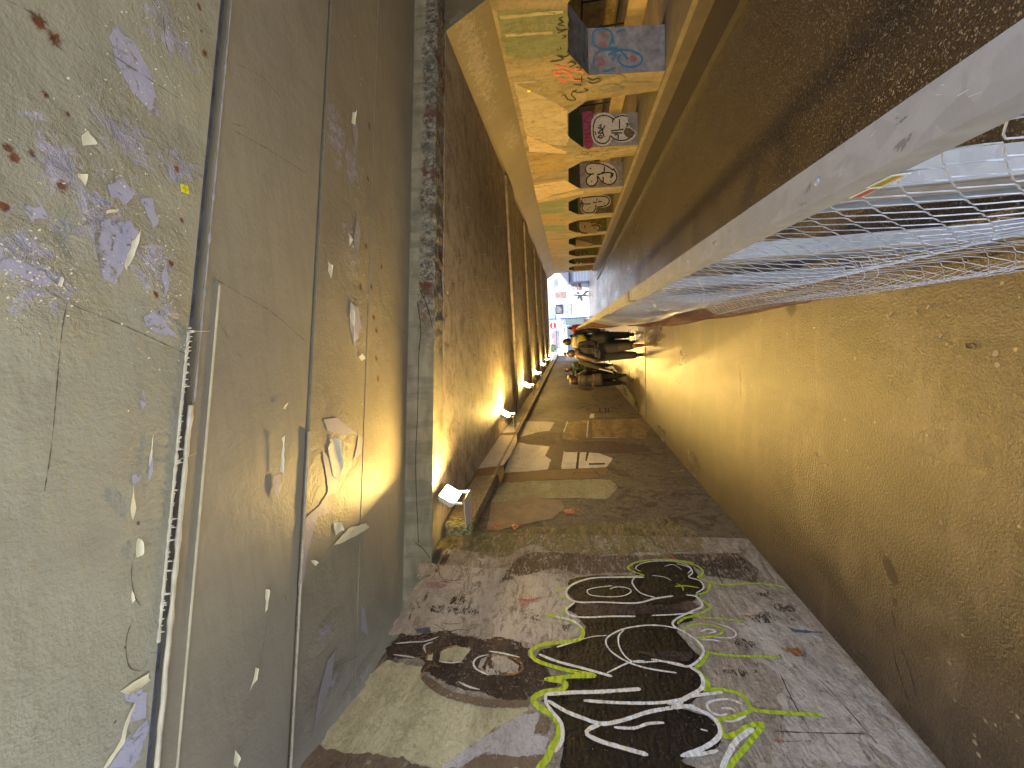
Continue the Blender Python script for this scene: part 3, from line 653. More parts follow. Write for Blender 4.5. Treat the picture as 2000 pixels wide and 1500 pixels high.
# bare patches, cracks and curled paint flakes
sZ = Surf('z', NZ, -1)
m_bare = mat_ceiling('bare_lilac_plaster', (.40,.41,.55), (.33,.34,.47), [], [], scr=.4)
bm = bmesh.new()
for i, p in enumerate(([(190,470),(200,430),(255,430),(275,455),(262,490),(240,530),(225,555),(203,545),(195,520)],
        [(5,500),(45,505),(90,530),(110,555),(75,560),(40,540),(10,530)], [(115,525),(125,540),(122,560),(112,558)], [(30,395),(60,400),(95,430),(60,435)],
        [(225,50),(260,80),(295,140),(305,190),(290,215),(255,180),(225,120),(212,70)], [(285,200),(330,225),(320,235),(290,225)], [(135,115),(160,145),(150,140)],
        [(280,620),(300,605),(330,640),(345,655),(300,650),(283,635)], [(320,500),(328,500),(330,560),(322,590),(316,540)],
        [(208,360),(240,350),(262,380),(245,400),(215,385)], [(48,405),(80,395),(92,425)], [(275,390),(295,385),(310,430),(300,450)],
        [(290,1402-975+975-0),(245,1415),(262,1370),(275,1345),(290,1350),(285,1400),(292,1420),(270,1480),(255,1500),(215,1500),(235,1450)],
        [(240,1350),(280,1345),(262,1372),(245,1368)], [(272,775+0),(280,760),(285,790),(276,800)], [(292,890),(300,895),(300,920),(290,940)], [(258,930),(272,915),(275,935),(262,945)])):
    try: patch(bm, sZ, p, .0015+i*.00002, .006, .012, seed=i+3)
    except Exception: pass
fixnorm(bm, sZ); cc(obj('bare_patch', bm, m_bare))
holes(m_bare, .56, 15, 9, 1.3); m_bare2 = mat_ceiling('bare_gray_plaster', (.36,.35,.42), (.24,.22,.22), [], [], scr=.5)
bm = bmesh.new()
for i, p in enumerate(([(632,820),(660,815),(690,840),(708,855),(705,885),(690,900),(700,850),(668,850),(640,840)], [(630,880),(650,905),(660,940),(655,965),(640,970),(645,1000),(620,1010),(605,1060),(598,1100),(590,1150),(582,1148),(592,1060),(598,1010),(625,985),(640,960),(635,920)],
        [(535,930),(548,925),(550,950),(543,975),(536,955)], [(683,590),(700,600),(705,640),(692,680),(684,640)], [(690,200),(700,260),(696,300),(688,250)], [(697,420),(704,450),(700,500),(690,470)],
        [(640,1290),(655,1270),(645,1340),(622,1400),(612,1440),(620,1370)], [(705,1180),(712,1190),(718,1240),(706,1230)])):
    patch(bm, sZ, p, .0012+i*.00002, .006, .02, seed=i+31)
fixnorm(bm, sZ); cc(obj('bare_patch', bm, m_bare2))
bm = bmesh.new()
for p in ([(10,0),(60,25),(120,70),(165,100)], [(205,98),(260,135),(350,193)], [(250,0),(0,0)][:0] or [(318,30),(322,80),(330,105)], [(340,250),(350,262),(345,275)],
          [(460,125),(510,150),(555,200)], [(455,255),(520,290),(600,340)], [(450,240),(480,250)], [(420,545),(470,575),(530,610),(600,670)], [(425,625),(445,660),(470,700)],
          [(90,565),(150,600),(250,640),(370,695)], [(130,590),(118,660),(100,860),(85,960)], [(262,1080),(255,1120),(262,1165),(275,1185)], [(258,1210),(245,1250),(250,1300),(275,1310),(285,1290)],
          [(690,410),(705,440),(710,520)], [(735,530),(745,590),(770,630),(795,655)], [(745,0),(748,200),(735,600)][:2], [(555,1160),(560,1180)], [(520,1215),(515,1250),(505,1300)], [(640,1310),(700,1280)], [(700,10),(745,110),(760,190)]):
    stroke(bm, sZ, p, .0024, .0025, jitter=.9, step=.015)
fixnorm(bm, sZ); cc(obj('hairline_crack', bm, simple('crack_gray', (.085,.08,.07), .8)))
m_flake = simple('curled_paint_cream', (.62,.61,.46), .6, var=.06, sc=14, bmp=.3)
m_flake.use_backface_culling = False
def flake(poly, hinge, drop, mat=m_flake, seed=0):
    """poly in photo pixels; hinge=(a,b) two pixels along which it still sticks; free part hangs and curls"""
    rnd = random.Random(seed)
    P = [on_z(p, NZ) for p in poly]; h0 = on_z(hinge[0], NZ); h1_ = on_z(hinge[1], NZ)
    ax = (h1_-h0).normalized(); pr = Vector((-ax.y, ax.x, 0))
    P = rough_outline(P, .004, .012, sZ, rnd)
    far = max(abs((p-h0).dot(pr)) for p in P) or 1
    bm = bmesh.new()
    bot = [bm.verts.new(p) for p in P]
    tris = tessellate_polygon([[Vector((p.x,p.y,0)) for p in P]])
    for tr in tris:
        try: bm.faces.new([bot[i] for i in tr])
        except ValueError: pass
    bmesh.ops.subdivide_edges(bm, edges=bm.edges[:], cuts=2, use_grid_fill=True)
    bmesh.ops.triangulate(bm, faces=bm.faces[:])
    for vv in bm.verts:
        s = (vv.co-h0).dot(pr); f = abs(s)/far; sg = 1 if s > 0 else -1
        a = f*1.6; rad = far/1.6
        along = (vv.co-h0).dot(ax)
        q = h0 + ax*along + pr*sg*rad*math.sin(a)
        vv.co = Vector((q.x, q.y, NZ-.004 - min(drop, rad)*.45*(1-math.cos(a)) - .001*mn.noise(Vector(q)*30)))
    r = bmesh.ops.solidify(bm, geom=bm.faces[:], thickness=.0015)
    return cc(obj('paint_flake', bm, mat, smooth=False))
FL = [([(255,470),(275,450),(272,480),(262,500),(245,528),(240,520)], ((240,528),(262,452)), .05),
      ([(150,440),(215,430),(190,460),(195,520),(150,520),(120,470)], ((150,520),(120,470)), .025),
      ([(170,255),(195,290),(180,285),(160,285),(158,265)], ((158,285),(160,250)), .03),
      ([(150,340),(172,340),(165,362),(150,345)], ((150,340),(165,362)), .04),
      ([(203,408),(232,410),(225,416),(206,418)], ((205,418),(232,411)), .04),
      ([(145,430),(160,440),(150,452)], ((150,452),(160,440)), .03),
      ([(118,540),(125,545),(120,560),(112,558)], ((112,558),(118,540)), .03),
      ([(248,975),(252,950),(262,985),(258,1015)], ((262,985),(258,1015)), .03),
      ([(292,885),(298,850),(295,895),(290,910)], ((290,910),(292,880)), .03),
      ([(267,1052),(278,1060),(280,1075),(268,1088)], ((268,1052),(268,1088)), .035),
      ([(255,1155),(262,1170),(256,1178)], ((255,1155),(256,1178)), .03),
      ([(235,1440),(250,1370),(262,1375),(240,1450),(205,1500),(200,1500)], ((235,1440),(205,1500)), .03),
      ([(232,1350),(290,1310),(292,1330),(250,1362)], ((232,1350),(292,1322)), .05),
      ([(550,870),(548,855),(555,850),(552,925),(545,920)], ((545,862),(545,920)), .03),
      ([(553,790),(562,786),(556,800),(552,798)], ((552,800),(562,786)), .03),
      ([(640,875),(650,855),(668,855),(672,900),(660,935),(650,930)], ((640,875),(650,932)), .06),
      ([(650,1022),(665,1015),(672,1030),(655,1045)], ((650,1022),(655,1048)), .05),
      ([(650,1065),(680,1030),(712,1022),(715,1040),(690,1050),(665,1060)], ((652,1062),(690,1028)), .10),
      ([(606,1095),(620,1095),(616,1105)], ((606,1095),(616,1106)), .03),
      ([(518,1150),(526,1152),(520,1190),(518,1195)], ((518,1150),(518,1195)), .03),
      ([(498,1303),(505,1305),(502,1325),(487,1348)], ((498,1303),(487,1348)), .04),
      ([(458,1465),(470,1475),(462,1500),(455,1490)], ((455,1466),(458,1498)), .04),
      ([(685,590),(692,615),(690,640),(682,620)], ((684,592),(683,640)), .05),
      ([(690,640),(698,660),(690,668)], ((690,640),(690,668)), .03),
      ([(687,218),(695,220),(692,245),(686,240)], ((687,218),(687,245)), .05),
      ([(640,510),(650,520),(645,545),(640,530)], ((640,510),(640,545)), .03),
      ([(705,690),(712,700),(705,705),(700,698)], ((700,690),(703,706)), .05),
      ([(680,455),(688,470),(682,480)], ((680,455),(682,480)), .03)]
for i, (p, h, d) in enumerate(FL): flake(p, h, d, m_cA if i == 1 else m_flake, seed=i)
# tiny loose chips
bm = bmesh.new(); rnd = random.Random(11)
for i in range(900):
    px, py = rnd.choice([(rnd.gauss(230,90), rnd.gauss(400,130)), (rnd.gauss(330,30), rnd.gauss(560,80)), (rnd.gauss(60,50), rnd.gauss(530,40)), (rnd.gauss(300,60), rnd.gauss(90,80)), (rnd.gauss(715,18), rnd.gauss(400,250))])
    if not (2 < px < 780) or 370 < px < 640: continue
    q = on_z((px, py), NZ-.003); s = rnd.uniform(.0012, .0045)
    a = rnd.uniform(0, 6.28); u = Vector((math.cos(a), math.sin(a), rnd.uniform(-.5,-.1))); v_ = Vector((-math.sin(a), math.cos(a), rnd.uniform(-.3,.3)))
    vs = [bm.verts.new(q+u*s*cu+v_*s*cv*.7) for cu, cv in ((-.6,-1),(1,-.6),(.7,1),(-1,.5))]; bm.faces.new(vs)
ch = cc(obj('loose_paint_chips', bm, m_flake)); ch['kind'] = 'stuff'

# ================================================================= BEAM AND FAR CEILING
far = empty('stained_tunnel_ceiling', (0, 6, FZ)); tag(far, 'dark stained ceiling of the inner tunnel behind the cross beam, with soot streaks and shallow ribs', 'ceiling')
def fc(o): o.parent = far; o.location = (0,-6,-FZ); return o
m_sof = mat_soffit()
m_beam, t, b = nodes('beam_face_concrete'); P = pos(t)
g = N(t, 'ShaderNodeNewGeometry'); s = N(t, 'ShaderNodeSeparateXYZ'); t.links.new(g.outputs['Position'], s.inputs[0])
c = ramp(t, noise(t, pos(t, (1,1,3)), 3, 6, .6), [(.35, (.21,.195,.135)), (.65, (.33,.305,.215))])
lowr = math_(t, 'MULTIPLY', ramp(t, math_(t, 'DIVIDE', math_(t, 'ADD', s.outputs['X'], .6), 1.6), [(.2, 0.0), (.7, 1.0)]), ramp(t, math_(t, 'ADD', math_(t, 'MULTIPLY', math_(t, 'SUBTRACT', FZ+.23, s.outputs['Z']), 4.0), math_(t, 'SUBTRACT', noise(t, P, 6, 7, .7), .5)), [(.2, 0.0), (.3, 1.0)]))
crust = ramp(t, noise(t, P, 18, 8, .8), [(.36, (.022,.02,.026)), (.46, (.09,.085,.08)), (.54, (.27,.26,.20)), (.68, (.40,.385,.30))])
crust = mix(t, ramp(t, noise(t, P, 4, 5, .7), [(.52, 0.0), (.60, 1.0)]), crust, (.11,.035,.02))
c = mix(t, lowr, c, crust)
c = mix(t, math_(t, 'MULTIPLY', ramp(t, noise(t, pos(t, (2.5,1,.4)), 3, 5, .6), [(.5, 0.0), (.62, 1.0)]), .5), c, (.12,.12,.085))
t.links.new(c, b.inputs['Base Color']); b.inputs['Roughness'].default_value = .7
bump(t, b, noise(t, P, 16, 7, .75), .8, .025)
bm = bmesh.new()
prism(bm, slab_poly(YD, YD+.30), lambda p: (p[0], p[1], FZ+.001), lambda p: (p[0], p[1], NZ+.3))
bmesh.ops.subdivide_edges(bm, edges=[e for e in bm.edges if abs(e.verts[0].co.x-e.verts[1].co.x) > 5], cuts=160)
rnd = random.Random(2)
for vv in bm.verts:
    if vv.co.z < FZ+.01 and vv.co.x > -.4:
        k = min(1, (vv.co.x+.4)/1.2)
        vv.co.y += abs(mn.noise(vv.co*3.1))*.10*k; vv.co.z += abs(mn.noise(vv.co*5.3))*.05*k
fc(obj('cross_beam', bm, m_beam))
# crack on the beam face
bm = bmesh.new()
def onbeam(px, py):
    d = ray(px, py); t_ = (YD)/(d.y-SK*d.x); return EYE + d*t_ - Vector((-SK, 1, 0))*.004
for pts in ([(815,590),(822,640),(818,700),(816,800),(812,900),(815,1000),(818,1060)], [(818,560),(835,600),(845,640)], [(812,1060),(830,1075),(840,1090)]):
    tube(bm, smooth_line([onbeam(*p) for p in pts], .05), .003, 4)
fc(obj('beam_crack', bm, m_dark))
bm = bmesh.new(); WT = 2.44; HC = 3.85
x0 = -2.6
prism(bm, [(x0, YD+.301+SK*x0), (HC, YD+.301+SK*HC), (HC, YEND), (x0, YEND)], lambda p: (p[0], p[1], FZ), lambda p: (p[0], p[1], FZ+.3))
fc(obj('ceiling_slab', bm, m_sof))
m_haunch = mat_ceiling('olive_haunch_paint', (.15,.125,.075), (.115,.095,.06), [(4.0, 6.0, .2, 2.4), (4.1, 8.5, .2, 1.0)], [], lam=(.24,.20,.17))
bm = bmesh.new()
prism(bm, [(HC, FZ-.003), (RX+.004, WT), (RX+.5, WT), (RX+.5, FZ+.25), (HC, FZ+.25)], lambda p: (p[0], YD+.30+SK*p[0], p[1]), lambda p: (p[0], YEND, p[1]))
fc(obj('sloped_haunch', bm, m_haunch))
for i in range(5):
    y = 9.6+3.7*i; bm = bmesh.new(); box(bm, x0+.7, HC-.05, y, y+1.2, FZ-.06, FZ-.004); fc(obj('ceiling_rib', bm, m_sof))
# fallen-plaster texture pieces hanging on the far ceiling: pale scratches
sF = Surf('z', FZ, -1); bm = bmesh.new(); rnd = random.Random(21)
for i in range(70):
    px, py = rnd.uniform(870, 1010), rnd.uniform(330, 760)
    if i < 30: px, py = rnd.gauss(912, 8) if i % 2 else rnd.gauss(940, 10), rnd.uniform(540, 800)
    stroke(bm, sF, [(px, py), (px+rnd.uniform(3, 16), py+rnd.uniform(-1, 3))], .006, .002, jitter=.6)
fixnorm(bm, sF); fc(obj('scratch_marks', bm, simple('scratch_pale', (.40,.36,.28), .7)))

# ================================================================= RIGHT WALL WITH OPENINGS
arc = empty('arcade_wall', (RX, 0, ROAD)); tag(arc, 'painted concrete wall with a row of clipped-corner openings across the road, murals above and graffiti in the openings', 'wall')
def ac(o): o.parent = arc; o.location = (-RX, 0, -ROAD); return o
m_up = mural('ochre_wall_paint', [(.3, (.09,.072,.044)), (.5, (.165,.132,.082)), (.7, (.26,.21,.135))], sc=(1,1.4,.35), dirt=.25, vscale=50, bs=.3)
m_plinth = simple('dark_plinth', (.05,.038,.03), .6, sc=5, bmp=.8, bsc=30)
TH = .7; PER = 2.55; OT = 1.47; CHZ = 1.13; SB = -.12
def opening(k):
    yf = 7.08+PER*k; yn = yf-1.85+.02
    return yn, yf
bm = bmesh.new()
# pillars and spandrels as one wall skin with real thickness
segs = []
ks = list(range(-3, 9))
for k in ks:
    yn, yf = opening(k); yn2 = opening(k+1)[0]
    if k == ks[-1]: yn2 = YEND
    # pillar from yf to next opening
    prism(bm, [(yf+.2, SB), (yn2, SB), (yn2, CHZ), (yf, CHZ)], lambda p: (RX, p[0], p[1]), lambda p: (RX+TH, p[0], p[1]))
    prism(bm, [(yf, CHZ+.0), (yn2, CHZ), (yn2+.34, OT), (yf-.60, OT)] if k != ks[-1] else [(yf, CHZ), (yn2, CHZ), (yn2, OT), (yf-.60, OT)], lambda p: (RX, p[0], p[1]), lambda p: (RX+TH, p[0], p[1]))
y_first = opening(ks[0])[0]-.6
box(bm, RX, RX+TH, y_first, YEND, OT, WT)
bmesh.ops.remove_doubles(bm, verts=bm.verts[:], dist=.0005)
ac(obj('wall_and_pillars', bm, m_up))
bm = bmesh.new(); box(bm, RX-.05, RX+TH+.1, y_first, YEND, ROAD, -.2); ac(obj('plinth', bm, m_plinth))
bm = bmesh.new(); box(bm, RX-.055, RX+TH+.15, y_first, YEND, -.197, SB); bmesh.ops.bevel(bm, geom=bm.edges[:], offset=.012, segments=2)
ac(obj('sill_slab', bm, simple('pale_sill', (.12,.10,.07), .75, sc=4, bmp=.5)))
bm = bmesh.new(); box(bm, 3.55, RX-.051, -3, YEND, ROAD+.002, ROAD+.09); bmesh.ops.bevel(bm, geom=bm.edges[:], offset=.02, segments=2)
ac(obj('road_kerb', bm, simple('kerb_brown', (.028,.022,.018), .5, sc=5, bmp=.7)))
sR = Surf('x', RX, -1)
def rp(name, m, polys, d=.003, amp=.02, surf=sR, step=.06):
    bm = bmesh.new()
    for i, p in enumerate(polys): patch(bm, surf, p, d+i*.0004, amp, step, seed=i+9)
    fixnorm(bm, surf); return ac(obj(name, bm, m))
def rl(name, m, lines, w, d=.008, surf=sR, **k):
    bm = bmesh.new()
    for i, p in enumerate(lines): stroke(bm, surf, p, w, d, seed=i, **k)
    fixnorm(bm, surf); return ac(obj(name, bm, m))
m_grn = mural('faded_green_paint', [(.3, (.065,.078,.042)), (.6, (.12,.135,.075))], sc=(1,1.4,.4), dirt=.3, vscale=50, bs=.3)
m_crm = mural('sandy_cream_paint', [(.3, (.20,.165,.115)), (.6, (.30,.25,.175))], sc=(1,1.4,.6), dirt=.3, speck=(.25,.19,.10), vscale=50, bs=.3)
m_tan2 = mural('tan_gray_paint', [(.3, (.27,.20,.13)), (.6, (.38,.29,.20))], sc=(1,1.4,.6), dirt=.3, vscale=50, bs=.3)
m_org = mural('orange_ochre_paint', [(.3, (.14,.095,.042)), (.6, (.23,.16,.07))], sc=(1,1.4,.4), dirt=.2, vscale=50, bs=.3)
for mm in (m_grn, m_crm, m_tan2, m_org): holes(mm, .58, 7, 9, 1.2, (1,1.3,.5), .05)
TOPX = lambda y: 965+(y/500)*105 + 2      # wall top edge in the picture
def band(y0_, y1_, x1=1108, sh=0): return [(TOPX(y0_), y0_), (x1, y0_+sh), (x1, y1_+sh), (TOPX(y1_), y1_)]
rp('green_mural_field', m_grn, [band(20,110,1109), band(396,418,1105,-2), band(440,452,1106)], .002, .03)
rp('cream_mural_field', m_crm, [[(1004,163),(1060,188),(1109,214),(1108,232),(1107,262),(1112,268),(1105,285),(1075,282),(1028,262)]], .0026, .01)
rp('tan_mural_field', m_tan2, [[(1028,264),(1075,283),(1106,296),(1106,300),(1034,296)], [(1042,362),(1104,352),(1130,368),(1080,380),(1048,392)]], .0030, .015)
rp('orange_mural_field', m_org, [[(1034,298),(1104,302),(1104,330),(1046,345),(1041,330)], band(420,436,1105), band(468,478,1106)], .0032, .015)
rp('cream_stripe', m_crm, [[(976,31),(1100,20),(1100,25),(977,37)], [(985,66),(1080,60),(1080,66),(990,71)], [(1003,160),(1045,157),(1045,160),(1004,163)], [(1048,391),(1080,383),(1140,372),(1140,378),(1050,396)]], .0040, .008)
rl('red_scribble', m_red, [ZP((400,650),(450,640),(520,660),(600,670),(700,710)), ZP((420,700),(500,690),(560,720),(600,770),(700,770)), ZP((440,760),(520,780),(500,800),(480,760)), ZP((430,680),(410,720),(470,730))], .05, .006)
rl('black_handwriting', m_dark, [ZP((500,160),(460,180),(500,210),(450,230),(520,250)), ZP((430,260),(460,290),(540,280),(440,320)), ZP((490,340),(530,350),(490,375)),
    ZP((370,600),(440,590),(500,570),(440,540)), ZP((450,540),(520,550),(560,520),(530,500)), ZP((440,470),(450,490)), ZP((470,450),(480,480)), ZP((540,620),(590,590),(620,620),(560,650)), ZP((560,600),(640,620)), ZP((620,650),(680,660),(640,690)), ZP((680,740),(680,800)), ZP((480,940),(510,920),(550,970),(620,970),(580,920),(600,890),(640,870)), ZP((590,880),(650,900),(740,880),(700,860)), ZP((600,770),(700,770)), ZP((600,820),(690,830)), ZP((730,750),(790,780),(830,760),(870,780),(790,810),(740,790))], .022, .007)
rl('teal_loops', m_blue, [ZP((780,740),(850,725),(1000,720),(1090,740),(1110,770),(1060,810),(1050,850),(1110,850)), ZP((1080,770),(1040,830),(900,880),(850,860),(900,830),(1000,820),(1080,850),(1100,860),(1000,890),(920,890)), ZP((1090,800),(1380,800)), ZP((830,740),(860,750),(870,790)), ZK((100,830),(160,760),(220,720),(230,760),(170,800),(210,860),(150,850)), ZK((240,760),(290,830),(250,860)), ZK((310,790),(330,740)), ZK((280,850),(330,900),(380,940),(420,1000)), ZK((380,760),(360,830)), ZK((330,890),(400,880),(470,960)), ZK((390,800),(450,840))], .014, .007)
rl('brown_scrawl', m_dark, [ZK((410,1050),(480,1020),(620,1010),(760,1020),(700,1070),(500,1090),(410,1070)), ZK((540,970),(620,950),(700,990),(600,1000),(540,970)), ZK((600,890),(700,920),(760,900)), ZK((820,930),(900,960),(840,980)), ZK((1020,960),(1100,900),(1220,900),(1260,920)), ZK((1050,970),(1180,960)), ZK((840,1040),(920,1050),(1000,990),(1120,1010)), ZK((700,940),(780,960),(870,950)), ZK((930,880),(990,900))], .014, .0075)
# jamb paint (the faces of the pillars that look down the tunnel)
def jamb(k): return Surf('y', opening(k)[1], -1)
class Tilt(Surf):
    """face of a pillar: leans .2 m over its height"""
    def __init__(s, y): Surf.__init__(s, 'y', y, -1); s.y = y
    def at(s, p):
        d = ray(*p); k = .2/(CHZ-SB)
        # y = y0 + (CHZ - z)*k
        t_ = (s.y + (CHZ-EYE.z)*k)/(d.y + d.z*k); return EYE + d*t_
    def lift(s, v, d):
        k = .2/(CHZ-SB); return Vector((v.x, s.y + (CHZ-v.z)*k - d, v.z))
def full(k, z0f, z1f):
    s_ = Tilt(opening(k)[1])
    return s_, [Vector((x, 0, z)) for x, z in ((RX+.004, z0f), (RX+TH-.004, z0f), (RX+TH-.004, z1f), (RX+.004, z1f))]
m_jgray = simple('jamb_gray_lilac', (.20,.18,.19), .7, sc=7, var=.2, bmp=.6)
m_jwhite = simple('bubble_white', (.46,.43,.41), .6, sc=25, var=.12)
m_jblk = simple('bubble_black', (.012,.011,.012), .5)
m_jgreen = simple('jamb_dark_green', (.015,.06,.02), .6)
m_jmag = simple('jamb_magenta', (.24,.03,.09), .6)
m_jteal = simple('jamb_slate', (.11,.12,.14), .7, var=.25, bmp=.6)
m_jbr = simple('jamb_brown', (.11,.085,.05), .7, var=.2, bmp=.5)
m_jblue = simple('jamb_blue_line', (.03,.13,.24), .5)
m_jolive = simple('jamb_olive', (.10,.095,.035), .7, var=.25)
cham = {0: m_jteal, 1: m_jgreen, 2: simple('jamb_dark_brown', (.075,.06,.05), .7), 3: m_jgreen, 4: m_jolive, 5: m_jgreen, 6: m_jbr, 7: m_jgreen, 8: m_jgray}
face = {0: m_jgray, 1: m_jgray, 2: m_jgray, 3: m_jbr, 4: m_jolive, 5: m_jbr, 6: m_jolive, 7: m_jbr, 8: m_tan2}
for k in range(0, 9):
    yf = opening(k)[1]
    s_, P = full(k, SB+.002, CHZ)
    bm = bmesh.new(); patch(bm, s_, P, .002, 0, 5, px=False); fixnorm(bm, s_); ac(obj('jamb_paint', bm, face[k]))
    bm = bmesh.new()
    nrm = Vector((0, -(OT-CHZ), -.60)).normalized()*.003
    vs = [bm.verts.new(Vector(p)+nrm) for p in ((RX+.002, yf, CHZ), (RX+TH, yf, CHZ), (RX+TH, yf-.60, OT), (RX+.002, yf-.60, OT))]
    bm.faces.new(vs); bm.normal_update()
    ac(obj('chamfer_paint', bm, cham[k]))
def jset(k, items):
    s_ = Tilt(opening(k)[1])
    for j, (nm, m, kind, data, w) in enumerate(items):
        bm = bmesh.new()
        for p in data:
            if kind == 'p': patch(bm, s_, smoothpx(p), .004+j*.0012, .0, .05)
            else: stroke(bm, s_, p, w, .004+j*.0012, taper=False, jitter=.2)
        fixnorm(bm, s_); ac(obj(nm, bm, m))
def smoothpx(p):
    q = smooth_line([Vector((x, y, 0)) for x, y in list(p)+[p[0]]], 1.2); return [(v.x, v.y) for v in q[:-1]]
jset(0, [('red_smear', m_red, 'l', [ZP((880,340),(930,350)), ZP((840,440),(880,420),(920,460),(850,470)), ZP((820,590),(860,560),(900,620),(850,640)), ZP((1150,560),(1220,570),(1180,600)), ZP((800,500),(830,520),(810,540))], .03),
         ('blue_loops', m_jblue, 'l', [ZP((1000,470),(930,480),(850,470),(795,430),(785,370),(800,310),(870,280),(950,300),(980,350),(970,410),(940,470)), ZP((1000,490),(900,490),(830,520),(800,580),(800,640),(815,680)),
            ZP((960,460),(1020,480),(1060,490),(1000,510),(940,540)), ZP((1020,450),(1010,500),(1000,560),(970,590)), ZP((1050,480),(1090,490),(1170,500),(1250,540),(1270,590),(1230,640),(1140,655),(1070,630),(1040,580),(1060,530)), ZP((1020,320),(1060,300),(1110,300)), ZP((880,700),(950,690),(1010,660)), ZP((1060,500),(1100,540),(1130,580)), ZP((990,430),(990,380))], .03)])
jset(1, [('magenta_top', m_jmag, 'p', [ZK((560,200),(780,215),(780,830),(610,840))], 0), ('purple_letters', m_jblk, 'l', [ZK((600,370),(760,220),(770,400),(600,370)), ZK((610,540),(700,520),(740,440),(700,470),(740,600)), ZK((620,640),(730,600),(640,700),(740,680)), ZK((640,760),(740,770))], .014),
         ('white_halo', m_jwhite, 'p', [ZK((740,520),(760,350),(850,240),(980,200),(1120,230),(1220,300),(1330,230),(1440,260),(1480,440),(1550,520),(1620,600),(1560,720),(1400,780),(1250,770),(1160,720),(1090,820),(950,850),(820,800),(760,680))], 0),
         ('brown_lobe', m_jbr, 'p', [ZK((1420,500),(1500,510),(1600,590),(1570,650),(1480,700),(1380,600))], 0),
         ('black_bubble_line', m_jblk, 'l', [ZK((1200,350),(1120,290),(1020,260),(920,270),(830,340),(790,460),(790,620),(830,740),(920,800),(1020,800),(1090,740),(1120,660),(1200,720),(1320,750),(1440,730),(1560,660)), ZK((1160,400),(1180,330),(1260,290),(1350,260),(1450,280)), ZK((1130,560),(1380,530)), ZK((1140,600),(1350,600)), ZK((1300,330),(1300,520)), ZK((1200,640),(1270,640),(1270,720)), ZK((820,570),(840,640)), ZK((870,500),(960,520),(880,600),(980,600)), ZK((870,700),(930,640),(960,700),(890,690)), ZK((1020,450),(970,550),(1000,680)), ZK((900,470),(940,440),(930,500)), ZK((1420,420),(1470,430),(1430,490))], .028)])
jset(2, [('white_halo', m_jwhite, 'p', [ZL((620,300),(640,210),(720,180),(900,170),(1080,190),(1200,270),(1270,400),(1260,520),(1180,600),(1060,620),(960,580),(890,510),(860,600),(760,645),(670,620),(635,540),(680,440),(640,380))], 0),
         ('black_bubble_line', m_jblk, 'l', [ZL((1180,330),(1080,260),(960,210),(830,190),(720,195),(650,240),(635,320),(670,390),(740,405),(800,390)), ZL((1180,290),(1240,400),(1240,500),(1180,580),(1080,605),(980,570),(920,510),(870,440)), ZL((860,420),(960,390),(1080,370),(1160,390)), ZL((860,440),(870,530),(820,610),(740,635),(670,600),(650,530),(680,460),(740,415)), ZL((1000,250),(1000,350),(950,380)), ZL((980,450),(980,550))], .038),
         ('black_dot', m_jblk, 'l', [ZL((730,280),(735,305)), ZL((755,530),(757,550)), ZL((1130,530),(1135,545)), ZL((1150,400),(1130,480)), ZL((1170,380),(1160,450))], .05)])
jset(3, [('white_halo', m_jwhite, 'p', [ZL((535,850),(600,820),(800,805),(1000,810),(1100,850),(1130,920),(1100,1010),(1000,1050),(860,1060),(840,1130),(760,1180),(640,1180),(560,1130),(545,1050),(580,990),(540,930))], 0),
         ('black_bubble_line', m_jblk, 'l', [ZL((560,870),(700,850),(880,835),(1020,840),(1095,890),(1090,960),(1020,1020),(860,1045)), ZL((555,900),(580,970),(640,985),(740,980)), ZL((600,1000),(565,1060),(600,1130),(700,1160),(790,1140),(830,1070),(840,1000)), ZL((780,960),(860,950)), ZL((860,880),(850,920)), ZL((880,940),(960,935))], .04),
         ('black_dot', m_jblk, 'l', [ZL((675,1095),(680,1110)), ZL((1000,965),(1003,980)), ZL((620,915),(625,920)), ZL((720,1055),(722,1062))], .06)])
jset(4, [('white_halo', m_tan2, 'p', [ZT((880,180),(1150,180),(1400,240),(1410,360),(1300,440),(1000,440),(880,360),(850,260))], 0),
         ('black_bubble_line', m_jblk, 'l', [ZT((890,190),(865,260),(890,370),(960,435),(1100,440)), ZT((1190,260),(1300,245),(1390,280),(1390,350),(1340,390)), ZT((1200,200),(1190,180)), ZT((1370,180),(1320,210))], .05), ('black_dot', m_jblk, 'l', [ZT((1010,280),(1035,285))], .12)])
jset(5, [('red_corner', m_red, 'p', [ZT((740,580),(700,740),(830,780),(760,690))], 0), ('tan_smear', m_tan2, 'p', [ZT((800,610),(900,620),(1200,700),(1230,760),(850,770),(780,680))], 0)])
jset(6, [('scrawl', m_jblk, 'l', [ZT((800,960),(880,900),(880,990),(820,990)), ZT((980,870),(960,960),(1010,980)), ZT((1030,860),(1060,940),(1090,900))], .05)])
jset(7, [('yellow_scrawl', simple('yellow_spray', (.55,.55,.05), .5), 'l', [ZT((820,1210),(850,1150)), ZT((900,1200),(950,1160)), ZT((740,1120),(780,1110))], .06), ('red_smear', m_red, 'l', [ZT((1090,1120),(1180,1180))], .1)])

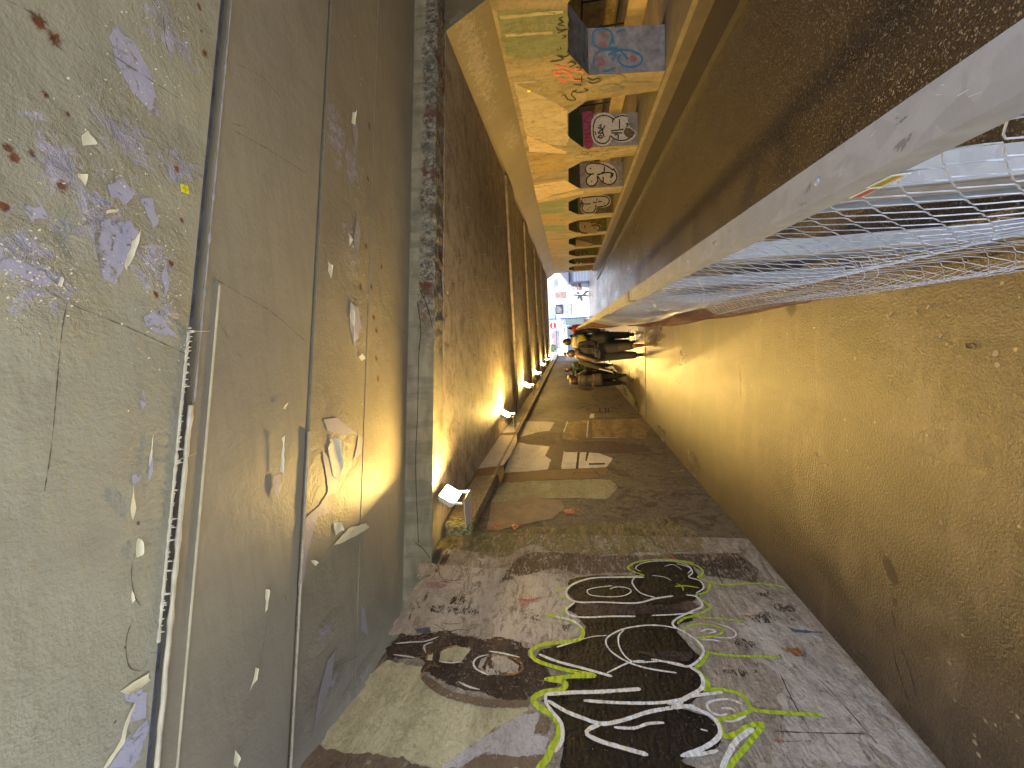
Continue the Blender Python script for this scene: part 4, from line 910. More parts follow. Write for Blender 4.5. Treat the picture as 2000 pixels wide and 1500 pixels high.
# ================================================================= THE OTHER CARRIAGEWAY behind the openings
m_other = mural('yellow_graffiti_wall', [(.3, (.20,.12,.03)), (.45, (.38,.27,.08)), (.6, (.50,.39,.16)), (.75, (.30,.13,.07))], sc=(1,.8,1.2), dirt=.5, speck=(.05,.035,.02))
ob = bmesh.new(); box(ob, 9.2, 9.6, -3, 36, -.45, 3.2)
bmf = obj('far_side_wall', ob, m_other); tag(bmf, 'far yellow-lit graffiti wall seen through the openings beyond a black railing', 'wall')
ob = bmesh.new(); box(ob, RX+.5, 9.9, 2, 30, 3.2, 3.4); o = obj('far_side_ceiling', ob, m_sof); tag(o, 'dark slab roofing the second carriageway behind the openings', 'ceiling')
ob = bmesh.new(); box(ob, 5.06, 6.4, -3, 30, ROAD, -.16); bmesh.ops.bevel(ob, geom=ob.edges[:], offset=.015, segments=1)
tag(obj('median_pavement', ob, simple('median_tan', (.30,.23,.15), .7, sc=3, bmp=.5)), kind='structure')
ob = bmesh.new(); box(ob, 7.6, 9.2, -3, 30, ROAD, -.05)
tag(obj('far_pavement', ob, simple('far_walk_cream', (.42,.33,.20), .7, sc=3, bmp=.5)), kind='structure')
m_rail_blk = simple('black_railing', (.01,.009,.008), .45)
rl_ = empty('black_railing', (7.7, 0, -.05)); tag(rl_, 'black metal railing with upright bars behind the openings of the arcade wall', 'railing')
def rc(o): o.parent = rl_; o.location = (-7.7, 0, .05); return o
for z in (1.0, .12):
    ob = bmesh.new(); box(ob, 7.68, 7.72, 5, 29, z, z+.045); rc(obj('horizontal_bar', ob, m_rail_blk))
for i in range(28):
    ob = bmesh.new(); y = 5.2+i*.85; box(ob, 7.685, 7.715, y, y+.03, -.05, 1.0); rc(obj('upright_bar', ob, m_rail_blk))

# ================================================================= GUARD RAIL WITH CHAIN-LINK
m_galv, t, b = nodes('galvanised_steel'); P = pos(t)
vo = N(t, 'ShaderNodeTexVoronoi'); vo.inputs['Scale'].default_value = 26; t.links.new(P, vo.inputs['Vector'])
gn = noise(t, P, 9, 7, .7)
c = mix(t, ramp(t, vo.outputs['Color'], [(.2, 0.0), (.8, 1.0)]), (.23,.235,.25), (.19,.195,.21))
c = mix(t, ramp(t, gn, [(.45, 0.0), (.75, 1.0)]), c, (.17,.17,.175))
c = mix(t, math_(t, 'MULTIPLY', ramp(t, noise(t, pos(t, (3,3,16)), 4, 6, .7), [(.62, 0.0), (.70, 1.0)]), .5), c, (.36,.36,.37))
t.links.new(c, b.inputs['Base Color']); b.inputs['Metallic'].default_value = .25
t.links.new(ramp(t, gn, [(.3, .42), (.7, .62)]), b.inputs['Roughness'])
bump(t, b, noise(t, P, 60, 5, .7), .15, .003)
gr = empty('guard_rail', (.27, 0, 0)); tag(gr, 'galvanised steel guard rail with square top tube, posts and sagging chain-link along the walkway edge', 'railing')
def gc(o): o.parent = gr; o.location = (-.27, 0, 0); return o
X0, X1 = .203, .271; ZR = 1.165
joints = [-1.5, 2.95, 6.4, 9.9, 13.4, 16.9, 20.4, 24.5]
for a, bb in zip(joints, joints[1:]):
    ob = bmesh.new(); box(ob, X0, X1, a+.004, bb-.004, ZR-.048, ZR); bmesh.ops.bevel(ob, geom=ob.edges[:], offset=.009, segments=3)
    gc(obj('top_rail', ob, m_galv, smooth=False))
ob = bmesh.new(); box(ob, X0-.003, X1+.003, 2.90, 2.99, ZR-.051, ZR+.003); bmesh.ops.bevel(ob, geom=ob.edges[:], offset=.006, segments=2)
gc(obj('rail_sleeve', ob, simple('worn_dark_steel', (.10,.09,.08), .5, .5, var=.4, sc=30)))
py_ = [.90, 1.64, 2.6, 3.95, 4.95, 5.95, 7.1, 8.3, 9.5, 10.7, 11.9, 13.1, 14.5, 16, 17.5, 19, 20.5, 22, 23.5]
for y in py_:
    ob = bmesh.new()      # H-section post
    box(ob, .240, .296, y-.03, y-.022, -.45, ZR-.049); box(ob, .240, .296, y+.11, y+.118, -.45, ZR-.049); box(ob, .264, .271, y-.021, y+.109, -.45, ZR-.049)
    box(ob, .246, .250, y+.01, y+.08, -.45, ZR-.049)
    gc(obj('post', ob, m_galv))
# scratches, smudges and bolt heads on the top rail
sT = Surf('z', ZR, 1); bm = bmesh.new(); rnd = random.Random(17)
for i in range(46):
    y = .5+rnd.random()**1.6*6; x = rnd.uniform(X0+.01, X1-.01); L = rnd.uniform(.003, .014)
    stroke(bm, sT, [Vector((x, y, ZR)), Vector((x+rnd.uniform(-.004,.004), y+L, ZR))], rnd.uniform(.0008, .0022), .0004, px=False, step=.01, jitter=.6)
fixnorm(bm, sT); q_ = gc(obj('scratches', bm, simple('scratch_bright', (.40,.40,.41), .5))); q_['kind'] = 'stuff'
bm = bmesh.new()
for i in range(26):
    y = .6+rnd.random()**1.5*6; x = rnd.uniform(X0+.012, X1-.012)
    patch(bm, sT, [Vector((x+rnd.uniform(-.009,.009), y+rnd.uniform(-.02,.02), ZR)) for _ in range(5)], .0003, .004, .006, px=False, seed=i+1)
fixnorm(bm, sT); q_ = gc(obj('grime', bm, holes(simple('smudge_gray', (.10,.10,.10), .6), .5, 60))); q_['kind'] = 'stuff'
for y in (.78, 1.52, 2.48, 3.9, 5.3):
    bm = bmesh.new(); ball(bm, ((X0+X1)/2, y, ZR), .007, 1, 1, .45); gc(obj('bolt_head', bm, m_galv, smooth=True))
# stickers on the rail's walkway side
def sticker(nm, y, z, wy, wz, cols):
    st = empty(nm, (X0-.001, y, z)); tag(st, 'small %s sticker on the side of the galvanised top rail' % ('torn yellow and green' if len(cols) > 2 else 'white-edged red'), 'sticker')
    ob = bmesh.new(); box(ob, -.0008, .0004, -wy/2, wy/2, -wz/2, wz/2); obj('backing', ob, cols[0], st)
    for i, cm in enumerate(cols[1:]):
        ob = bmesh.new(); n = len(cols)-1; h = wz*.66/n; zc_ = -wz*.33+h*(i+.5)
        box(ob, -.0016, -.0009, -wy*.42, wy*.42, zc_-h*.45, zc_+h*.45); obj('printed_stripe', ob, cm, st)
q = on_x((1690,356), X0); sticker('sticker', q.y, ZR-.05, .05, .026, [simple('sticker_white', (.36,.36,.32), .5), simple('sticker_yellow', (.28,.22,.03), .5), simple('sticker_red', (.24,.07,.03), .5), simple('sticker_green', (.13,.20,.03), .5)])
q = on_x((1640,380), X0); sticker('sticker', q.y, ZR-.055, .045, .02, [bpy.data.materials['sticker_white'], simple('sticker_dark_red', (.18,.03,.03), .5)])
# chain-link wires
m_wire = simple('zinc_wire', (.38,.39,.43), .42, .5, var=.1, sc=20)
m_rustwire = simple('rusty_wire', (.13,.06,.035), .7, .2, var=.4, sc=10)
def sag(y, f):
    """offset of the net towards the walkway; f = 0 top .. 1 bottom"""
    big = .10*math.exp(-((y-6.3)/2.6)**2) + .06*math.exp(-((y-12.5)/2.2)**2)
    return .02 + .055*math.sin(math.pi*min(1, f*1.02))**1.2 + (big+.03)*math.sin(math.pi*.5*f)**2 + .012*math.sin(y*3.1+f*4)
def net(nm, ya, yb, zt, zb, cell, r, mat, nside=4, xoff=0, fold=0, zwave=0):
    ob = bmesh.new(); rows = max(2, int((zt-zb)/cell)); hc = (zt-zb)/(rows*2)
    ncol = int((yb-ya)/(cell*.5))
    for i in range(ncol):
        yc = ya+i*cell*.5; pts = []
        for j in range(rows*2+1):
            f = j/(rows*2); z = zt-(zt-zb)*f
            y = yc + (cell*.53 if (j+i) % 2 else -.03*cell)
            y += .25*cell*math.sin(y*1.7+f*6)
            zz = z + .02*math.sin(y*2.3)*f + zwave*math.sin(y*1.1+1)*f
            x = X0+.035 - sag(y, f) + xoff + (r*1.3 if (j+i) % 2 else -r*1.3)
            if fold: x -= fold*math.sin(f*9.4)**2*.4
            pts.append((x, y, zz))
        if nside >= 4:     # rounded knuckles at the bends
            q = []
            for j, p in enumerate(pts):
                p = Vector(p)
                if 0 < j < len(pts)-1:
                    a, c_ = Vector(pts[j-1]), Vector(pts[j+1]); q += [p.lerp(a, .30)+Vector((0,0,0)), p.lerp(a, .10)*.5+p.lerp(c_, .10)*.5, p.lerp(c_, .30)]
                else: q.append(p)
            pts = q
        tube(ob, pts, r, nside, cap=False)
    return gc(obj(nm, ob, mat))
net('chain_link_net', .15, 3.4, ZR-.049, .50, .074, .0013, m_wire, 5)
net('chain_link_net', 3.4, 9.0, ZR-.049, .46, .060, .0011, m_wire, 3)
net('chain_link_net', .15, 3.6, .62, .06, .070, .0011, m_wire, 4, xoff=-.014, fold=.06)
net('rusty_net', 3.6, 9.0, .50, .20, .060, .0013, m_rustwire, 3, xoff=-.014, fold=.05)
net('rusty_net', 2.6, 9.6, .40, .05, .055, .0016, m_rustwire, 3, xoff=-.05, zwave=.02)
net('rusty_net', 9.0, 24.3, ZR-.05, .10, .09, .0019, m_rustwire, 3, xoff=-.012)
rnd = random.Random(4)
for i in range(9):          # loose tie wires
    ob = bmesh.new()
    y = rnd.uniform(.9, 3.2); z = rnd.choice([.62, ZR-.1, .6, .5]); x = X0-.06
    tube(ob, smooth_line([(x+.04, y, z), (x-.01, y+.02, z-.03), (x-.03, y+rnd.uniform(-.04,.04), z+.01), (x-.02, y+.05, z+.03)], .01), .0012, 4)
    gc(obj('tie_wire', ob, m_wire))

# ================================================================= FLOODLIGHTS
m_house = simple('lamp_housing_white', (.55,.52,.48), .45, var=.05)
m_glow = bpy.data.materials.new('lamp_glow'); m_glow.use_nodes = True
t = m_glow.node_tree; t.nodes.clear(); e = t.nodes.new('ShaderNodeEmission'); e.inputs[0].default_value = (1, .82, .55, 1); e.inputs[1].default_value = 40
o_ = t.nodes.new('ShaderNodeOutputMaterial'); t.links.new(e.outputs[0], o_.inputs[0])
ax_n = Vector((.85, -.10, -.52)).normalized()         # where the lamp faces
ax_y = Vector((0, 1, 0)); ax_y = (ax_y-ax_n*ax_y.dot(ax_n)).normalized(); ax_u = ax_n.cross(ax_y).normalized()
def build_flood():
    root = empty('floodlight', (0,0,0))
    ob = bmesh.new(); obox(ob, -ax_n*.02, ax_y, ax_u, ax_n, .115, .088, .018); bmesh.ops.bevel(ob, geom=ob.edges[:], offset=.008, segments=2)
    h = obj('housing', ob, m_house, root)
    ob = bmesh.new()
    for i in range(6): obox(ob, -ax_n*.068+ax_y*(-.08+.032*i), ax_y, ax_u, ax_n, .004, .07, .012)
    obj('cooling_fins', ob, m_house, h)
    ob = bmesh.new(); obox(ob, ax_n*.0, ax_y, ax_u, ax_n, .111, .084, .0015); obj('lens', ob, m_glow, root)
    for s_ in (-1, 1):
        ob = bmesh.new(); base_ = ax_y*.122*s_ - ax_n*.03
        obox(ob, base_+Vector((-.01,0,-.075)), Vector((0,1,0)), Vector((1,0,0)), Vector((0,0,1)), .003, .011, .095)
        tube(ob, [base_+Vector((0,-.006,0)), base_+Vector((0,.008,0))], .012, 10)
        obj('bracket_arm', ob, m_house, root)
    ob = bmesh.new(); box(ob, -.30, .0, -.125, .125, -.178, -.170); obj('bracket_base', ob, m_house, root)
    return root
def copy_tree(o, parent=None):
    c_ = o.copy(); C.objects.link(c_); c_.parent = parent
    for ch_ in list(o.children): copy_tree(ch_, c_)
    return c_
lamps_px = [(880,965,3.60),(988,808,7.45),(1030,752,11.5),(1048,728,15.3),(1059,711,18.9),(1067,701,22.6),(1072,694,26.2),(1077,690,29.5)]
proto = build_flood()
which = ['large bright floodlight nearest the camera on the mossy end of the cornice', 'second floodlight along the cornice, above the white plaster patch', 'third floodlight along the cornice, beyond the brown painted wall', 'fourth floodlight along the tunnel cornice',
         'fifth floodlight along the tunnel cornice, above the standing group', 'sixth floodlight along the tunnel cornice', 'seventh floodlight, just before the bright tunnel mouth', 'farthest tiny floodlight at the bright tunnel mouth']
for i, (px, py, y) in enumerate(lamps_px):
    o = proto if i == 0 else copy_tree(proto)
    p = on_y((px, py), y*(.95 if i > 1 else 1)); o.location = p
    if i > 2: o.rotation_euler = (0, 0, R(-10))
    elif i == 2: o.rotation_euler = (0, 0, R(-10))
    tag(o, which[i], 'floodlight', 'floodlights along the wall cornice')
    ld = bpy.data.lights.new('flood_light', 'AREA'); ld.shape = 'RECTANGLE'; ld.size = .18; ld.size_y = .14; ld.energy = LAMP_W*(1.15 if i < 2 else .72); ld.color = LAMP_COL
    lo = bpy.data.objects.new('lamp_beam', ld); C.objects.link(lo); lo.parent = o
    lo.location = ax_n*.006
    lo.rotation_euler = (-ax_n).to_track_quat('Z', 'Y').to_euler()

# ================================================================= SURVEY TARGETS
m_tgt = simple('target_yellow', (.80,.80,.02), .4, var=.02); m_tl = simple('target_black', (.05,.05,.01), .5)
def target(c, u, v, n, s, label):
    r_ = empty('survey_target', c); tag(r_, label, 'survey target', 'yellow survey targets')
    ob = bmesh.new(); obox(ob, n*.002, u, v, n, s, s, .001); bmesh.ops.bevel(ob, geom=ob.edges[:], offset=s*.08, segments=1); obj('yellow_plate', ob, m_tgt, r_)
    ob = bmesh.new()
    for rad in (.35, .65):
        for i in range(24):
            a0, a1 = i*math.pi/12, (i+1)*math.pi/12
            vs = [ob.verts.new(u*math.cos(a)*rr*s+v*math.sin(a)*rr*s+n*.0036) for a, rr in ((a0,rad),(a1,rad),(a1,rad+.05),(a0,rad+.05))]; ob.faces.new(vs)
    obox(ob, n*.0042, u, v, n, s*.9, s*.025, .0003); obox(ob, n*.0050, u, v, n, s*.025, s*.9, .0003)
    obj('crosshair', ob, m_tl, r_)
X_, Y_, Z_ = Vector((1,0,0)), Vector((0,1,0)), Vector((0,0,1))
target(on_z((360,369), NZ-.002), X_, Y_, -Z_, .017, 'yellow square survey target on the worn gray-green ceiling slab overhead')
target(on_z((874,572), FZ-.002), X_, Y_, -Z_, .018, 'yellow survey target on the dark stained ceiling just behind the cross beam')
target(on_z((980,592), FZ-.002), X_, Y_, -Z_, .03, 'yellow survey target halfway along the stained ceiling')
target(on_z((1044,589), FZ-.08), X_, Y_, -Z_, .05, 'tiny yellow survey target far along the ribbed ceiling')
target(on_x((962,930), CX+.004), Y_, Z_, X_, .018, 'yellow survey target on the cornice beside the tan band')
target(on_x((1017,817), CX+.004), Y_, Z_, X_, .026, 'yellow survey target on the cornice under the second floodlight')
target(on_x((1054,745), CX+.004), Y_, Z_, X_, .035, 'small yellow survey target far along the cornice past the third floodlight')
target(on_x((1033,178), RX-.006), Y_, Z_, -X_, .024, 'small yellow survey target on the cream mural above the openings')

# cigarette ends dropped along the fence side of the walk
butts = [(1477,613),(1487,624),(1600,576),(1590,640),(1735,618),(1740,612),(1790,610),(1812,600),(1460,640),(1838,655),(1700,700),(1385,700),(1655,880)]
pb_ = None
for i, p in enumerate(butts):
    q = on_z(p, .006)
    if pb_ is None:
        pb_ = empty('cigarette_end', q); ob = bmesh.new(); tube(ob, [(0,0,0),(.013,0,0)], .003, 8); obj('paper', ob, simple('butt_paper', (.26,.235,.20), .8), pb_)
        ob = bmesh.new(); tube(ob, [(-.009,0,0),(-.0001,0,0)], .0031, 8); obj('filter', ob, simple('butt_filter', (.38,.20,.08), .8), pb_); o = pb_
    else: o = copy_tree(pb_)
    o.location = q; o.rotation_euler = (0, 0, i*1.7)
    tag(o, 'tiny pale cigarette end lying on the dark walkway', 'cigarette end', 'cigarette ends on the walkway')
# small ring lying on the walk
ob = bmesh.new(); c0 = on_z((1896,676), .004); pts = [c0+Vector((math.cos(a/16*6.283)*.011, math.sin(a/16*6.283)*.02, 0)) for a in range(17)]
tube(ob, pts, .0022, 6); tag(obj('rubber_ring', ob, simple('ring_black', (.01,.01,.01), .5)), 'small dark oval rubber ring lying on the walkway near the camera', 'ring')

# ================================================================= OUTSIDE THE EXIT
m_fac = mural('pale_poster_wall', [(.3, (.36,.38,.42)), (.5, (.46,.48,.52)), (.7, (.48,.44,.46))], sc=(1,1,1), scale=.8, dirt=.15, speck=(.14,.14,.17), vscale=3, bs=.2)
FY = 41.0
bld = empty('shop_building', (2, FY, ROAD)); tag(bld, 'sunlit pale building with posters, shutters and a small roof facing the tunnel mouth', 'building')
def bc(o): o.parent = bld; o.location = (-2, -FY, -ROAD); return o
ob = bmesh.new(); box(ob, -9, 16, FY, FY+6, ROAD, 9); bc(obj('wall', ob, m_fac))
sB = Surf('y', FY, -1)
def fpan(nm, m, x0p, y0p, x1p, y1p, dep=.06, d0=.0):
    a = on_y((x1p, y1p), FY); c_ = on_y((x0p, y0p), FY)
    xx = sorted((a.x, c_.x)); zz = sorted((a.z, c_.z))
    ob = bmesh.new(); box(ob, xx[0], xx[1], FY-dep-d0, FY-.004-d0, zz[0], zz[1]); return bc(obj(nm, ob, m)), xx, zz
o, xx, zz = fpan('roller_shutter', simple('shutter_blue_gray', (.10,.125,.155), .6), 1107, 637, 1133, 700)
ob = bmesh.new(); z = zz[0]
for i in range(30):
    zz_ = zz[0]+(zz[1]-zz[0])*i/30; box(ob, xx[0], xx[1], FY-.075, FY-.062, zz_, zz_+.02)
bc(obj('shutter_slats', ob, simple('slat_gray', (.08,.10,.12), .6)))
fpan('awning', simple('awning_gray_green', (.07,.10,.10), .6), 1104, 623, 1140, 633, .9)
o, xx, zz = fpan('dark_notice_board', simple('board_charcoal', (.012,.013,.018), .5), 1085, 595, 1100, 613, .05)
ob = bmesh.new()
for i in range(4): box(ob, xx[0]+.12, xx[1]-.15-.05*i, FY-.056, FY-.052, zz[1]-.16-.13*i, zz[1]-.12-.13*i)
box(ob, xx[0]+.4, xx[0]+.44, FY-.056, FY-.052, zz[0]+.08, zz[0]+.35)
bc(obj('notice_lines', ob, simple('notice_white', (.25,.26,.28), .5)))
for (nm, col, a) in (('red_brick_panel', (.50,.34,.32), (1084,571,1105,582)), ('pink_poster', (.75,.42,.44), (1134,532,1146,548)), ('red_poster', (.62,.12,.12), (1143,533,1147,543)), ('pale_blue_poster', (.55,.65,.75), (1101,594,1116,614)), ('pale_poster', (.7,.66,.68), (1106,545,1127,568)),
                     ('blue_poster', (.50,.66,.72), (1073,600,1084,622)), ('window', (.42,.50,.58), (1080,545,1088,560)), ('pink_wall_panel', (.62,.50,.50), (1095,620,1102,634)), ('brick_panel', (.52,.42,.42), (1076,646,1092,680)), ('white_poster', (.78,.78,.80), (1094,640,1102,650)), ('red_paint_splash', (.5,.18,.15), (1129,549,1135,566))):
    col = tuple(c*.32 for c in col)
    fpan(nm, simple(nm+'_paint', col, .6, sc=4, var=.2), *a, dep=.05)
ob = bmesh.new(); p0 = on_y((1110,532), FY-.8)      # little blue-gray shed with a pitched roof
a = on_y((1110,531), 39); b2 = on_y((1135,549), 39)
x1s, x0s = a.x, b2.x; zt, zb = a.z, ROAD
box(ob, x0s, x1s+2, 39, 40.6, zb, zt); 
shed = empty('market_kiosk', ((x0s+x1s)/2, 39, ROAD)); tag(shed, 'small blue-gray metal kiosk with pitched roof at the right of the tunnel mouth', 'kiosk')
def kc(o): o.parent = shed; o.location = (-(x0s+x1s)/2, -39, -ROAD); return o
kc(obj('kiosk_wall', ob, simple('kiosk_blue', (.10,.12,.165), .6)))
ob = bmesh.new(); prism(ob, [(x0s-.15, zt), (x1s+2.1, zt), (x1s+2.1, zt+1.2), (x1s+.6, zt+1.2)], lambda p: (p[0], 38.8, p[1]), lambda p: (p[0], 40.8, p[1])); kc(obj('pitched_roof', ob, simple('kiosk_roof', (.06,.07,.11), .6)))
ob = bmesh.new()
for i in range(9): box(ob, x0s, x1s, 38.985, 38.999, zt-.2-i*.28, zt-.12-i*.28)
kc(obj('slatted_front', ob, simple('kiosk_slat', (.07,.09,.14), .6)))
# painted dancing stick figure line on the building
ob = bmesh.new()
for p in ([(1119,576),(1135,577),(1140,575)], [(1138,578),(1144,570),(1149,569)], [(1138,577),(1149,578)], [(1126,570),(1130,574)], [(1134,578),(1135,588)], [(1128,584),(1131,578)]):
    stroke(ob, sB, p, .14, .06)
fixnorm(ob, sB); bc(obj('wall_drawing', ob, simple('drawing_dark', (.02,.02,.022), .6)))
# no-entry sign on a blue gantry
gp = on_y((1087,655), 33.5)
gan = empty('sign_gantry', (gp.x, 33.5, ROAD)); tag(gan, 'thin blue height-limit gantry with an upright post beyond the tunnel mouth', 'gantry')
def nc(o): o.parent = gan; o.location = (-gp.x, -33.5, -ROAD); return o
m_bl = simple('gantry_blue', (.02,.05,.14), .5)
xa, xb = on_y((1087,700), 33.5).x, on_y((1087,616), 33.5).x
ob = bmesh.new(); box(ob, xa-.6, xb, 33.46, 33.54, gp.z-.035, gp.z+.035); nc(obj('crossbar', ob, m_bl))
ob = bmesh.new(); xp = on_y((1090,623), 33.5).x; tube(ob, [(xp, 33.5, ROAD), (xp, 33.5, gp.z+1.0)], .05, 10); nc(obj('post', ob, m_bl))
sp_ = on_y((1080,636), 33.3)
sg = empty('no_entry_sign', sp_); tag(sg, 'round red no-entry sign with a white bar above the tunnel mouth', 'sign')
def disc(ob, r, y0_, y1_, n=28):
    a = [ob.verts.new((math.cos(i/n*6.2832)*r, y0_, math.sin(i/n*6.2832)*r)) for i in range(n)]; b_ = [ob.verts.new((v.co.x, y1_, v.co.z)) for v in a]
    ob.faces.new(a); ob.faces.new(b_[::-1])
    for i in range(n): ob.faces.new((a[i], a[(i+1)%n], b_[(i+1)%n], b_[i]))
m_sw = simple('sign_white', (.35,.35,.36), .4); 
ob = bmesh.new(); disc(ob, .30, -.01, .012); obj('white_rim', ob, m_sw, sg)
ob = bmesh.new(); disc(ob, .275, -.018, -.011); obj('red_disc', ob, simple('sign_red', (.30,.015,.015), .4), sg)
ob = bmesh.new(); box(ob, -.19, .19, -.024, -.019, -.055, .055); obj('white_bar', ob, m_sw, sg)
# little round green shrub at the mouth
bp = on_y((1080,681), 34); tr = empty('round_shrub', (bp.x, 34, 2.2)); tag(tr, 'pale green shrub growing over the wall beside the farthest floodlight', 'shrub')
ob = bmesh.new(); rnd = random.Random(8)
for i in range(500):
    v_ = Vector((rnd.gauss(0,1), rnd.gauss(0,1), rnd.gauss(0,1))).normalized()*rnd.uniform(.15,.42); c0 = Vector((0,0,bp.z-2.2))+v_
    a = Vector((rnd.uniform(-1,1), rnd.uniform(-1,1), rnd.uniform(-1,1))).normalized()*.05; b3 = a.cross(Vector((rnd.uniform(-1,1),1,0))).normalized()*.03
    vs = [ob.verts.new(c0+q) for q in (-a, b3, a, -b3)]; ob.faces.new(vs)
obj('foliage', ob, simple('shrub_leaf', (.06,.10,.025), .6), tr)
ob = bmesh.new(); tube(ob, [(0,0,.0),(0.02,0,.25),(0,0,bp.z-2.2)], [.03,.025,.012], 6); obj('stem', ob, simple('stem_brown', (.12,.08,.05), .8), tr)
# retaining wall outside left
ob = bmesh.new(); box(ob, -4.5, WX-.51, 28, 40, ROAD, 2.2); tag(obj('retaining_wall', ob, simple('outer_gray', (.36,.35,.33), .8, bmp=.6)), 'low gray retaining wall outside the tunnel mouth behind the graffiti wall', 'wall')

# ================================================================= PEOPLE
def remesh(o, vox=.014, sub=0):
    m = o.modifiers.new('fuse', 'REMESH'); m.mode = 'VOXEL'; m.voxel_size = vox; m.use_smooth_shade = True
    s_ = o.modifiers.new('soft', 'SMOOTH'); s_.factor = .5; s_.iterations = 3
    return o
def limb(bm, pts, radii):
    """tapered limb: joined cones with balls at the joints (fused by the remesh)"""
    for p, r in zip(pts, radii): ball(bm, p, r, seg=10)
    for i in range(len(pts)-1):
        tube(bm, [pts[i], Vector(pts[i]).lerp(Vector(pts[i+1]), .5), pts[i+1]], [radii[i], (radii[i]+radii[i+1])/2, radii[i+1]], 10)
m_skin = simple('skin', (.20,.11,.075), .55, var=.05)
def hand(bm, w, d, curl=.5, side=1, s=1):
    """palm with five separate bent fingers; w wrist, d pointing direction"""
    w = Vector(w); d = Vector(d).normalized(); u = d.cross(Vector((0,1,0)))
    if u.length < .1: u = d.cross(Vector((1,0,0)))
    u.normalize(); n = d.cross(u)
    limb(bm, [w, w+d*.05*s, w+d*.085*s], [.024*s, .032*s, .028*s])
    for i, L in enumerate((.062, .072, .068, .052)):
        b0 = w+d*.085*s+u*(.024-.016*i)*s
        limb(bm, [b0, b0+d*L*.45*s+n*.01*curl, b0+d*L*.75*s+n*.03*curl, b0+d*L*.85*s+n*.05*curl], [.0095*s,.0085*s,.008*s,.0065*s])
    t0 = w+d*.03*s+u*.028*s*side; limb(bm, [t0, t0+(d*.6+u*side).normalized()*.03*s, t0+(d+u*side*.5).normalized()*.055*s], [.012*s,.0105*s,.008*s])
def person(name_label, loc, rz, H, spec):
    root = empty('person', loc, rz); tag(root, name_label, 'person')
    s = H/1.7
    def V(p): return Vector(p)*s
    L = spec
    bm = bmesh.new()
    # torso, neck, head
    for p, r, sx, sy, sz in (((0,0,.98),.155,1,.72,.9), ((0,.0,1.10),.14,1,.72,1), ((0,.0,1.24),.158,1,.70,1), ((0,0,1.36),.15,1.15,.62,.6)): ball(bm, V(p), r*s, sx, sy, sz)
    limb(bm, [V((0,0,1.36)), V((0,-.01,1.50))], [.062*s, .055*s])
    fd = -1 if L.get('facing') else 1; L['fd'] = fd
    lean = L.get('head', (0,0,0)); hc_ = V((0+lean[0], .015*fd+lean[1], 1.60+lean[2]))
    ball(bm, hc_, .098*s, .80, .95, 1.15); ball(bm, hc_+V((0,.035*fd,-.055)), .062*s, .85, .9, .9)
    ball(bm, hc_+V((0,.098*fd,-.01)), .016*s, .8, 1.2, 1.5)
    for sd_ in (-1, 1): ball(bm, hc_+V((.079*sd_,.005,-.01)), .024*s, .35, .7, 1.1, seg=8)
    limb(bm, [V((-.17,0,1.38)), V((.17,0,1.38))], [.062*s,.062*s])
    for sd_, key in ((-1,'armL'), (1,'armR')):
        a = L[key]; limb(bm, [V(p) for p in a], [.055*s,.043*s,.029*s])
        dd = V(a[2])-V(a[1]); 
    for sd_, key in ((-1,'legL'), (1,'legR')):
        a = L[key]; limb(bm, [V(p) for p in a], [.092*s,.062*s,.042*s])
    body = remesh(obj('body', bm, m_skin, root), .012)
    for sd_, key in ((-1,'armL'), (1,'armR')):
        bm = bmesh.new(); a = L[key]; hand(bm, V(a[2]), (V(a[2])-V(a[1])), .6, -sd_, s)
        remesh(obj('hand', bm, m_skin, root), .004)
    if L.get('facing'):      # eyes and mouth
        for sd_ in (-1, 1):
            bm = bmesh.new(); ball(bm, hc_+V((.032*sd_,-.086,.012)), .011*s, 1, .6, .7, seg=8)
            obj('eye', bm, simple('eye_dark', (.03,.02,.02), .3), root)
        bm = bmesh.new(); ball(bm, hc_+V((0,-.094,-.055)), .02*s, 1, .4, .3, seg=8); obj('mouth', bm, simple('lip', (.35,.10,.09), .5), root)
    # garments
    for nm, mat, fn in L['wear']:
        if fn is shoe_fn:
            for q_, key in enumerate(('legL','legR')):
                bm = bmesh.new(); fn(bm, V, s, hc_, L, (key,)); remesh(obj('shoe', bm, mat[q_] if isinstance(mat, tuple) else mat, root), .01)
            continue
        bm = bmesh.new(); fn(bm, V, s, hc_, L); remesh(obj(nm, bm, mat, root), L.get('vox', .012))
    return root
def top_fn(zb=.95, r=1.0, coat=False, flare=1.0):
    def f(bm, V, s, hc_, L):
        for p, r_, sx, sy, sz in (((0,0,.98),.175,1,.76,.9), ((0,0,1.10),.165,1,.76,1), ((0,0,1.24),.182,1,.74,1), ((0,0,1.36),.165,1.2,.68,.62)): ball(bm, V(p), r_*s*r, sx, sy, sz)
        limb(bm, [V((-.17,0,1.385)), V((.17,0,1.385))], [.078*s,.078*s]); limb(bm, [V((0,0,1.38)), V((0,0,1.47))], [.08*s,.072*s])
        if zb < .9:
            n_ = 6
            for i in range(n_):
                z = .95-(.95-zb)*i/(n_-1); k = 1+(flare-1)*i/(n_-1); ball(bm, V((0,0,z)), .185*s*r*k, 1, .74, .35)
            tube(bm, [V((-.05,0,.98)), V((-.05,0,zb))], [.15*s*r, .15*s*r*flare], 14); tube(bm, [V((.05,0,.98)), V((.05,0,zb))], [.15*s*r, .15*s*r*flare], 14)
        for key in ('armL','armR'):
            a = L[key]; w_ = Vector(a[2]).lerp(Vector(a[1]), .08); limb(bm, [V(a[0]), V(a[1]), V(w_)], [.075*s,.062*s,.05*s])
    return f
